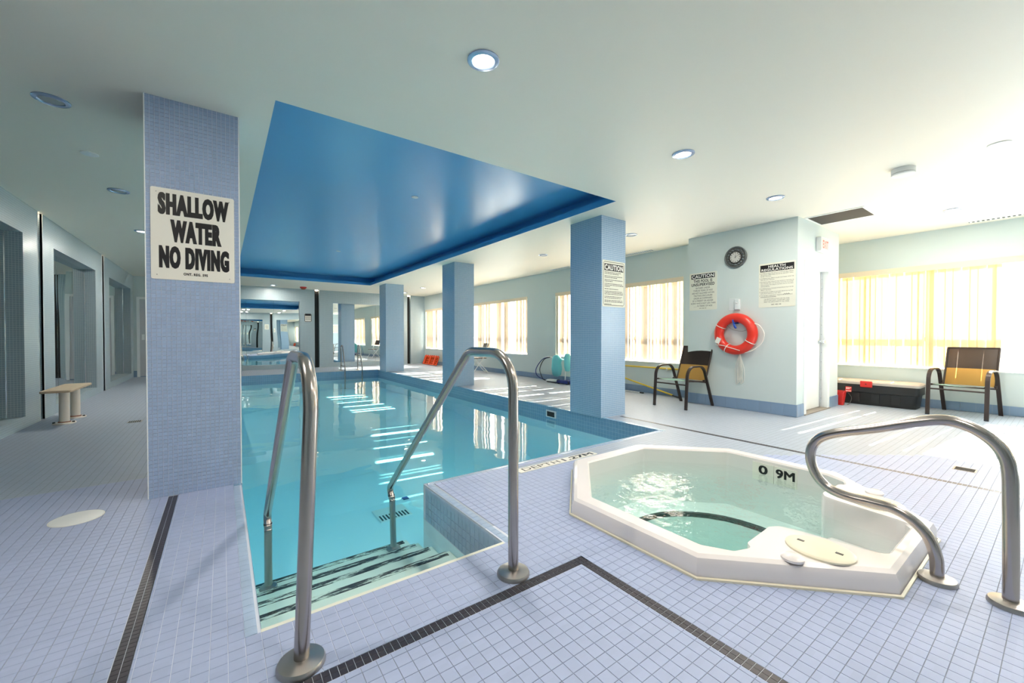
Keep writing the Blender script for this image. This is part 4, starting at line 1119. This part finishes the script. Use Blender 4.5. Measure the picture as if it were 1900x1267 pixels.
slot_diffuser(6.53, 6.61, 6.85, 7.47, 'air slot above the window left of the right column')

# ------------------------------------------------------------------ floor fittings
t = thing('skimmer_cover', (-.72, 3.52, 0), 'round white skimmer lid in the deck left of the near column', 'lid')
obj('disc', MB().lathe([(.115, -.002), (.115, .002), (.108, .004), (0, .0045)], (-.72, 3.50, 0), 40, close=False), MAT['plastic_white'], t, smooth=40)
obj('rim', MB().lathe([(.120, -.002), (.120, .0015), (.1155, .0015)], (-.72, 3.50, 0), 40, close=False), MAT['sign_white'], t)
def drain(x, y, w, d, label):
    t = thing('floor_drain', (x, y, 0), label, 'drain', 'deck drains')
    obj('plate', MB().box(x - w / 2, x + w / 2, y - d / 2, y + d / 2, -.002, .0015), MAT['steel_dull'], t)
    for k in range(6): obj('slot', MB().box(x - w / 2 + .012 + k * (w - .02) / 6, x - w / 2 + .024 + k * (w - .02) / 6, y - d / 2 + .01, y + d / 2 - .01, .0013, .0025), MAT['grille_hole'], t)
drain(4.97, .50, .13, .13, 'square steel floor drain by the sunlit patch on the right')
drain(-.92, 7.05, .14, .14, 'dark floor drain in the left aisle')

# ------------------------------------------------------------------ clock, box, life ring on the vestibule
CY_, CZ_ = 2.975, 2.292
Mw = Matrix.Rotation(R(-90), 3, 'Y')            # lathe axis +Z -> -X (out of the wall)
t = thing('wall_clock', (KX0, CY_, CZ_ - .165), 'round ornate pewter wall clock above the life ring', 'clock')
obj('backing', MB().lathe([(.160, .0005), (.160, .012), (.15, .018)], (KX0, CY_, CZ_), 48, M=Mw), MAT['grille_dark'], t, smooth=40)
obj('outer_ring', MB().tube([Vector((KX0 - .018, CY_ + .152 * math.cos(a), CZ_ + .152 * math.sin(a))) for a in [2 * math.pi * k / 48 for k in range(48)]], .012, 8, closed=True), MAT['clock_metal'], t, smooth=60)
me = mesh_from(MB().lathe([(.018, 0), (.015, .009), (.006, .014), (0, .0145)], seg=10, M=Mw, close=False), 'scroll_boss', MAT['clock_metal'], smooth=60)
for k in range(16): piece('scroll_boss', me, t, (KX0 - .016, CY_ + .112 * math.cos(2 * math.pi * k / 16), CZ_ + .112 * math.sin(2 * math.pi * k / 16)))
me = mesh_from(MB().tube([(0, .008 * math.cos(a), .008 * math.sin(a)) for a in [k * math.pi / 5 for k in range(9)]], .003, 5), 'scroll', MAT['clock_metal'], smooth=60)
for k in range(16):
    a = 2 * math.pi * (k + .5) / 16; piece('scroll', me, t, (KX0 - .019, CY_ + .122 * math.cos(a), CZ_ + .122 * math.sin(a)))
obj('inner_ring', MB().tube([Vector((KX0 - .022, CY_ + .086 * math.cos(a), CZ_ + .086 * math.sin(a))) for a in [2 * math.pi * k / 40 for k in range(40)]], .007, 8, closed=True), MAT['grille_hole'], t, smooth=60)
dial = obj('dial', MB().lathe([(.082, 0), (.082, .022), (0, .0225)], (KX0, CY_, CZ_), 40, M=Mw, close=False), MAT['clock_face'], t)
for k in range(12):
    a = R(30 * k); qm = MB(); c, s_ = math.cos(a), math.sin(a)
    for (r0, r1, w_) in ((.058, .074, .0045),):
        qm.append_mesh([(KX0 - .0232, CY_ - (r0 * s_ + d_ * c), CZ_ + r0 * c - d_ * s_) for d_ in (-w_, w_)] + [(KX0 - .0232, CY_ - (r1 * s_ + d_ * c), CZ_ + r1 * c - d_ * s_) for d_ in (w_, -w_)], [(0, 1, 2, 3)])
    obj('hour_mark', qm, MAT['ink'], dial)
for (a, l, w_) in ((R(3), .042, .004), (R(52), .060, .0028)):
    c, s_ = math.cos(a), math.sin(a); qm = MB()
    qm.append_mesh([(KX0 - .0245, CY_ - (r0 * s_ + d_ * c), CZ_ + r0 * c - d_ * s_) for r0, d_ in ((-.012, -w_), (-.012, w_), (l, w_ * .4), (l, -w_ * .4))], [(0, 1, 2, 3)]); obj('hand', qm, MAT['ink'], dial)
t = thing('alarm_box', (KX0, 2.985, 1.49), 'clear plastic covered switch box between notices and life ring', 'switch')
obj('back_plate', MB().box(KX0 - .008, KX0 - .0005, 2.90, 3.07, 1.49, 1.675), MAT['plastic_clear'], t, bevel=(.003, 1))
obj('cover', MB().box(KX0 - .045, KX0 - .008, 2.905, 2.975, 1.50, 1.66), MAT['plastic_clear'], t, bevel=(.006, 2))
obj('button', MB().lathe([(.012, 0), (.012, .01), (.006, .014)], (KX0 - .045, 2.94, 1.60), 14, M=Mw), MAT['plastic_white'], t)
LY, LZ = 2.945, 1.135
t = thing('life_ring', (KX0 - .07, LY, LZ - .315), 'orange red life ring hung on the pale blue vestibule wall', 'life ring')
obj('ring_body', MB().tube([Vector((KX0 - .068, LY + .243 * math.cos(a), LZ + .243 * math.sin(a))) for a in [2 * math.pi * k / 56 for k in range(56)]], .069, 18, closed=True), MAT['ring_red'], t, smooth=60)
def ring_band(a, m, nm, wd=.012):
    c, s_ = math.cos(a), math.sin(a); P = []
    for k in range(20):
        b = 2 * math.pi * k / 20; rr_ = .243 + .0715 * math.cos(b); P.append((KX0 - .068 + .0715 * math.sin(b), LY + rr_ * c, LZ + rr_ * s_))
    obj(nm, MB().tube(P, wd / 2, 6, closed=True), m, t, smooth=60)
for a in (R(28), R(-62), R(-151)): ring_band(a, MAT['rope_white'], 'rope_hitch')
ga = [R(28), R(18), R(0), R(-20), R(-42), R(-62)]
P = [Vector((KX0 - .09, LY - (.315 + b_) * math.cos(a), LZ + (.315 + b_) * math.sin(a))) for a, b_ in zip(ga, (0, .05, .09, .08, .035, 0))]
obj('grab_line', MB().tube(smooth_path(P, 6), .006, 8), MAT['rope_white'], t, smooth=60)
P = [Vector((KX0 - .15, LY + .315 * math.cos(R(-151)) * .8, LZ + .30 * math.sin(R(-151)))), Vector((KX0 - .155, LY + .06, LZ - .205)), Vector((KX0 - .15, LY - .03, LZ - .22)), Vector((KX0 - .145, LY - .13, LZ - .29))]
P = [Vector((KX0 - .145, LY + .26, LZ - .165)), Vector((KX0 - .147, LY + .15, LZ - .175)), Vector((KX0 - .14, LY + .03, LZ - .21)), Vector((KX0 - .145, LY - .10, LZ - .245))]
obj('grab_line', MB().tube(smooth_path(P, 6), .005, 8), MAT['rope_white'], t, smooth=60)
obj('label_patch', MB().box(-.002, .002, -.035, .035, -.045, .045, Matrix.Translation((KX0 - .138, LY + .225, LZ - .10)) @ Euler((R(25), 0, R(0))).to_matrix().to_4x4()), MAT['sign_white'], t)
hk = thing('wall_hook', (KX0, LY - .01, LZ + .135), 'blue plastic hook holding the life ring', 'hook')
obj('arm', MB().tube(smooth_path([(KX0, LY - .01, LZ + .165), (KX0 - .10, LY - .01, LZ + .160), (KX0 - .165, LY - .012, LZ + .175), (KX0 - .175, LY - .012, LZ + .21)], 5), .011, 8), MAT['blue_plastic'], hk, smooth=60)
obj('loop', MB().tube(smooth_path([(KX0 - .12, LY, LZ + .155), (KX0 - .14, LY - .025, LZ + .12), (KX0 - .135, LY - .04, LZ + .09), (KX0 - .12, LY - .015, LZ + .10)], 5, True), .012, 8, closed=True), MAT['blue_plastic'], hk, smooth=60)
obj('wire', MB().tube(smooth_path([(KX0 - .10, LY + .13, LZ + .16), (KX0 - .05, LY + .06, LZ + .07), (KX0 - .03, LY - .07, LZ + .04), (KX0 - .05, LY - .16, LZ + .06)], 6), .002, 5), MAT['grille_dark'], hk)
rp = thing('throw_rope', (KX0 - .02, 2.89, .38), 'thin white throwing rope hanging below the life ring', 'rope')
for k in range(5):
    y_ = 2.935 - k * .022; lo = .38 + .05 * ((k * 37) % 5) / 5
    P = [(KX0 - .035, 2.895, .835), (KX0 - .03 - .004 * k, y_ + .02, .66), (KX0 - .02, y_ + .026, .50), (KX0 - .018, y_ + .012, lo), (KX0 - .02, y_ - .01, lo + .05), (KX0 - .03, y_ - .012, .62), (KX0 - .035, 2.89, .83)]
    obj('strand', MB().tube(smooth_path(P, 5), .0042, 6), MAT['rope_white'], rp, smooth=60)

# ------------------------------------------------------------------ sling chairs
def sling_chair(label, loc, rotz):
    t = thing('sling_chair', loc, label, 'chair', 'sling patio chairs', rotz); FB = MAT['frame_brown']
    def part(nm, mb_, m, **k): return obj(nm, mb_, m, t, local=True, **k)
    for s in (-1, 1):
        x = s * .275
        P = round_corners([(x, .355, 0), (x, .315, .635), (x, -.10, .635), (x, -.36, 0)], [.155, .17], 8)
        part('leg_frame', MB().strap(P, (1, 0, 0), .042, .020), FB)
        P = round_corners([(s * .250, .30, .425), (s * .250, -.20, .385), (s * .250, -.40, .93)], [.06], 6)
        part('sling_rail', MB().tube(P, .0125, 8), FB, smooth=50)
        part('bracket', MB().box(min(s * .25, s * .275) , max(s * .25, s * .275), -.17, -.12, .385, .42), FB); part('bracket', MB().box(min(s * .25, s * .275), max(s * .25, s * .275), .24, .29, .41, .43), FB)
        part('foot_cap', MB().box(x - .018, x + .018, .345, .367, 0, .02), MAT['rubber_dark']); part('foot_cap', MB().box(x - .018, x + .018, -.372, -.348, 0, .02), MAT['rubber_dark'])
    part('crossbar', MB().tube([(-.275, .318, .365), (.275, .318, .365)], .011, 8), FB)
    part('crossbar', MB().tube([(-.275, -.20, .375), (.275, -.20, .375)], .011, 8), FB)
    part('top_bar', MB().tube([(-.255, -.40, .93), (.255, -.40, .93)], .012, 8), FB)
    def band(y0, z0, y1, z1, sag, m, nm, n=6):
        q = MB(); rows = []
        for i in range(5):
            f = i / 4; y, z = y0 + (y1 - y0) * f, z0 + (z1 - z0) * f
            d = Vector((0, y1 - y0, z1 - z0)).normalized(); nrm = Vector((0, -d.z, d.y)) if d.z > .5 else Vector((0, 0, -1))
            rows.append([Vector((-.25 + .5 * k / n, y, z)) + nrm * -sag * (1 - (2 * k / n - 1) ** 2) * (-1 if d.z > .5 else -1) * (-1 if d.z > .5 else 1) for k in range(n + 1)])
        q.loft(rows, closed_ring=False)
        q2 = MB(); th = Vector((0, .0016, .0016)); q2.v = q.v + [v + th for v in q.v]; m_ = len(q.v); q2.f = q.f + [tuple(i + m_ for i in reversed(f)) for f in q.f]; q2.m = [0] * len(q2.f)
        part(nm, q, m, smooth=60)
    band(.30, .432, -.17, .397, .015, MAT['sling_mint'], 'seat_sling')
    band(-.205, .40, -.292, .635, .012, MAT['sling_tan'], 'lower_back_sling')
    band(-.292, .635, -.40, .928, .010, MAT['sling_dark'], 'upper_back_sling')
    return t
sling_chair('brown framed sling chair with dark and tan back below the life ring', (5.955, 3.60, 0), R(88))
sling_chair('brown framed sling chair with amber back standing right of the black chest', (8.40, .865, 0), R(84))

# ------------------------------------------------------------------ storage chest and bucket
t = thing('storage_chest', (8.58, 1.95, 0), 'long black plastic storage chest with a beige lid under the window', 'chest')
def rrect(x0, x1, y0, y1, r, n=4):
    P = []
    for (cx, cy, a0) in ((x1 - r, y0 + r, -90), (x1 - r, y1 - r, 0), (x0 + r, y1 - r, 90), (x0 + r, y0 + r, 180)): P += arc(cx, cy, r, a0, a0 + 90, n)
    return P
a0_, a1_, b0_, b1_ = 8.34, 8.80, 1.30, 2.62
q = MB(); rings = []
for (z, e) in ((0, .045), (.20, .022), (.205, .0), (.325, -.002)): rings.append([(x, y, z) for x, y in rrect(a0_ + e, a1_ - e, b0_ + e, b1_ - e, .05)])
q.loft(rings, cap0=True, cap1=True); body = obj('body', q, MAT['chest_black'], t, smooth=35)
q = MB(); rings = []
for (z, e) in ((.325, -.006), (.358, -.010), (.372, .0), (.382, .03), (.386, .10)): rings.append([(x, y, z) for x, y in rrect(a0_ + e, a1_ - e, b0_ + e, b1_ - e, .06)])
q.loft(rings, cap0=True, cap1=True); lid = obj('lid', q, MAT['lid_grey'], t, smooth=35)
for y_ in (1.56, 1.80, 2.04, 2.28): obj('side_rib', MB().box(a0_ + .020, a0_ + .034, y_ - .05, y_ + .05, .04, .185), MAT['chest_black'], body)
for y_ in (1.90,):
    la = obj('latch', MB().box(a0_ - .032, a0_ - .004, y_ - .075, y_ + .075, .285, .385), MAT['red_plastic'], t, bevel=(.01, 2))
    obj('keyhole', MB().box(a0_ - .034, a0_ - .031, y_ - .008, y_ + .008, .33, .345), MAT['grille_hole'], la)
t = thing('red_bucket', (8.06, 2.22, 0), 'small red plastic bin beside the vestibule corner', 'bin')
q = MB()
q.loft([[(x, y, z) for x, y in rrect(8.07 - w_, 8.07 + w_, 2.165 - w_, 2.165 + w_, .02)] for z, w_ in ((0, .048), (.20, .068), (.205, .074), (.225, .074), (.225, .066), (.06, .046))], cap0=True, cap1=True)
obj('body', q, MAT['red_plastic'], t, smooth=35)
tgM = Matrix.Translation((8.12, 2.07, .255)) @ Euler((0, R(6), R(-20))).to_matrix().to_4x4()
cd = obj('card', MB().box(-.065, .065, -.002, .002, -.042, .042, tgM), MAT['red_plastic'], t)
q = MB(); rr2 = random.Random(5); Mc = tgM @ Matrix.Translation((-.058, -.0026, -.036)) @ Euler((R(90), 0, 0)).to_matrix().to_4x4()
bars(q, Mc, .0, 0, .116, .010, [(.055, 1), (.038, .8), (.004, 1)], rr2); obj('card_print', q, MAT['sign_white'], cd)
obj('cable', MB().tube(smooth_path([(8.11, 2.14, .22), (8.17, 2.10, .20), (8.19, 2.05, .12), (8.15, 2.06, .03), (8.11, 2.08, .004)], 6), .004, 6), MAT['grille_dark'], t, smooth=60)

# ------------------------------------------------------------------ bench of the left aisle
t = thing('shower_bench', (-1.64, 7.65, 0), 'tan topped bench on two cream pedestals by the left niche', 'bench')
obj('bench_top', MB().prism(rrect(-1.79, -1.52, 7.22, 8.22, .03), .405, .435), MAT['bench_top'], t, bevel=(.006, 2))
for y_ in (7.43, 7.90):
    p_ = obj('pedestal', MB().lathe([(.052, .012), (.048, .03), (.048, .405)], (-1.625, y_, 0), 24), MAT['bench_post'], t, smooth=40)
    obj('foot_plate', MB().lathe([(.13, 0), (.125, .012), (.06, .016)], (-1.625, y_, 0), 28, sx=.8), MAT['bench_post'], p_, smooth=40)
    obj('rust_ring', MB().lathe([(.060, .016), (.053, .026)], (-1.625, y_, 0), 20), MAT['rust_and_shade'], p_)
    for dx in (-.085, .085): obj('bolt', MB().lathe([(.014, .010), (.012, .026)], (-1.625 + dx, y_ - .03, 0), 8), MAT['grille_hole'], p_)

# ------------------------------------------------------------------ far deck clutter
t = thing('plastic_barrier', (6.55, 14.2, 0), 'orange plastic barrier panel leaning under the far window', 'barrier')
for k in range(1):
    Mb = Matrix.Translation((6.40 + k * .09, 14.28 - k * .05, .02)) @ Euler((R(-4 * k), R(20), R(0))).to_matrix().to_4x4()
    b0 = -.62; b1 = .62; q = MB()
    q.box(-.015, .015, b0, b1, 0, .045, Mb); q.box(-.015, .015, b0, b1, .30, .345, Mb); q.box(-.012, .012, b0, b1, .09, .12, Mb); q.box(-.012, .012, b0, b1, .17, .20, Mb)
    pn = obj('panel', q, MAT['orange_plastic'], t)
    for j in range(9): obj('upright', MB().box(-.014, .014, b0 + j * .151, b0 + j * .151 + .032, .045, .30, Mb), MAT['orange_plastic'], pn)
    for yy_ in (-.42, .0, .42): obj('strut', MB().box(-.05, -.02, yy_ - .03, yy_ + .03, .0, .33, Mb), MAT['orange_plastic'], t)
    obj('gap_shade_sheet', MB().box(.018, .024, b0, b1, .03, .32, Mb), MAT['rust_and_shade'], t)  # added dark sheet, its colour stands for shade in the panel gaps
    for j in range(7): obj('lug', MB().box(-.014, .014, b0 + .06 + j * .18, b0 + .12 + j * .18, .345, .375, Mb), MAT['orange_plastic'], pn)
t = thing('folding_chair', (6.30, 10.45, 0), 'folding chair with brown back and white crossed legs by the middle window', 'chair', rotz=R(75))
def lp(nm, mb_, m, **k): return obj(nm, mb_, m, t, local=True, **k)
for s in (-1, 1):
    lp('leg', MB().tube([(s * .22, .26, 0), (s * .22, -.06, .44), (s * .22, -.22, .90)], .011, 8), MAT['plastic_white'], smooth=50)
    lp('leg', MB().tube([(s * .19, -.24, 0), (s * .19, .16, .44)], .011, 8), MAT['plastic_white'], smooth=50)
lp('crossbar', MB().tube([(-.22, .23, .04), (.22, .23, .04)], .009, 8), MAT['plastic_white']); lp('crossbar', MB().tube([(-.19, -.21, .04), (.19, -.21, .04)], .009, 8), MAT['plastic_white'])
lp('seat', MB().box(-.21, .21, -.17, .21, .435, .455), MAT['frame_brown']); lp('backrest', MB().box(-.21, .21, -.012, .012, 0, .24, Matrix.Translation((0, -.165, .66)) @ Euler((R(18), 0, 0)).to_matrix().to_4x4()), MAT['frame_brown'])
t = thing('cleaning_cart', (6.44, 7.0, 0), 'pool vacuum trolley with an aqua bag behind the right column', 'cart')
obj('handle_frame', MB().tube(round_corners([(6.40, 6.80, .05), (6.45, 6.82, .55), (6.50, 7.50, .60), (6.50, 7.62, .56)], [.06, .05], 5), .012, 8), MAT['plastic_white'], t, smooth=50)
obj('base_board', MB().box(6.30, 6.58, 6.62, 6.98, .02, .09), MAT['dark_blue'], t, bevel=(.01, 2))
for y_ in (6.66, 6.94): obj('wheel', MB().lathe([(.05, -.015), (.05, .015)], (6.33, y_, .05), 18, M=Matrix.Rotation(R(90), 3, 'Y')), MAT['rubber_dark'], t)
q = MB(); rings = []
for (z, w_, d_) in ((.16, .04, .04), (.20, .12, .07), (.34, .15, .085), (.48, .12, .09), (.55, .15, .07), (.63, .10, .06), (.66, .03, .03)): rings.append([(6.36 + d_ * math.cos(a) * (1 + .12 * math.sin(3 * a)), 7.04 + w_ * math.sin(a) * (1 + .1 * math.cos(5 * a)), z) for a in [2 * math.pi * k / 20 for k in range(20)]])
obj('bag', MB().loft(rings, cap0=True, cap1=True), MAT['aqua_fabric'], t, smooth=60)
q = MB(); rings = []
for (z, w_) in ((.30, .05), (.40, .075), (.62, .08), (.70, .05)): rings.append([(6.40 + w_ * math.cos(a), 6.72 + w_ * math.sin(a), z) for a in [2 * math.pi * k / 16 for k in range(16)]])
obj('filter_can', MB().loft(rings, cap0=True, cap1=True), MAT['aqua_fabric'], t, smooth=60)
obj('suction_hose', MB().tube(smooth_path([(6.50, 7.46, .59), (6.48, 7.70, .52), (6.46, 7.92, .28), (6.48, 7.90, .10), (6.50, 7.62, .015)], 7), .011, 8), MAT['dark_blue'], t, smooth=60)
obj('suction_hose', MB().tube(smooth_path([(6.47, 7.40, .59), (6.44, 7.60, .52), (6.43, 7.74, .28), (6.45, 7.66, .06), (6.48, 7.58, .012)], 7), .010, 8), MAT['rubber_dark'], t, smooth=60)
t = thing('vacuum_head', (6.42, 7.20, 0), 'white pool vacuum head lying on the deck by the trolley', 'vacuum head')
obj('shell', MB().box(6.33, 6.47, 7.05, 7.38, .02, .07), MAT['plastic_white'], t, bevel=(.02, 3)); obj('brush', MB().box(6.34, 6.46, 7.06, 7.37, 0, .02), MAT['rubber_dark'], t)
def pole(pts, label, tip=None):
    t = thing('pool_pole', (pts[0][0], (pts[0][1] + pts[-1][1]) / 2, 0), label, 'pole', 'yellow pool poles')
    obj('shaft', MB().tube(pts, .0155, 10), MAT['yellow_pole'], t, smooth=50)
    if tip: obj('tip', MB().tube(tip, .012, 8), MAT['rubber_dark'], t, smooth=50)
pole([(6.665, 3.98, .502), (6.665, 6.2, .50)], 'yellow pool pole lying level on wall brackets behind the left chair')
pole([(6.60, 4.20, .035), (6.64, 6.0, .40)], 'slanted yellow pool pole resting on the floor behind the left chair', [(6.60, 4.22, .035), (6.59, 4.10, .016), (6.585, 4.02, .014)])
for y_ in (4.35, 5.9): tag(obj('wall_bracket', MB().box(XN - .07, XN - .0005, y_ - .012, y_ + .012, .47, .485).box(XN - .078, XN - .07, y_ - .012, y_ + .012, .47, .51), MAT['plastic_white']), 'small bracket holding the level yellow pole, ' + ('near end' if y_ < 5 else 'far end'), 'bracket')
t = thing('white_rod', (6.55, 5.2, 0), 'thin white rod lying on the floor by the skirting', 'rod')
obj('shaft', MB().tube([(6.55, 4.85, .012), (6.52, 6.3, .012)], .011, 8), MAT['plastic_white'], t)
obj('tip', MB().tube([(6.552, 4.78, .012), (6.55, 4.86, .012)], .013, 8), MAT['rubber_dark'], t)
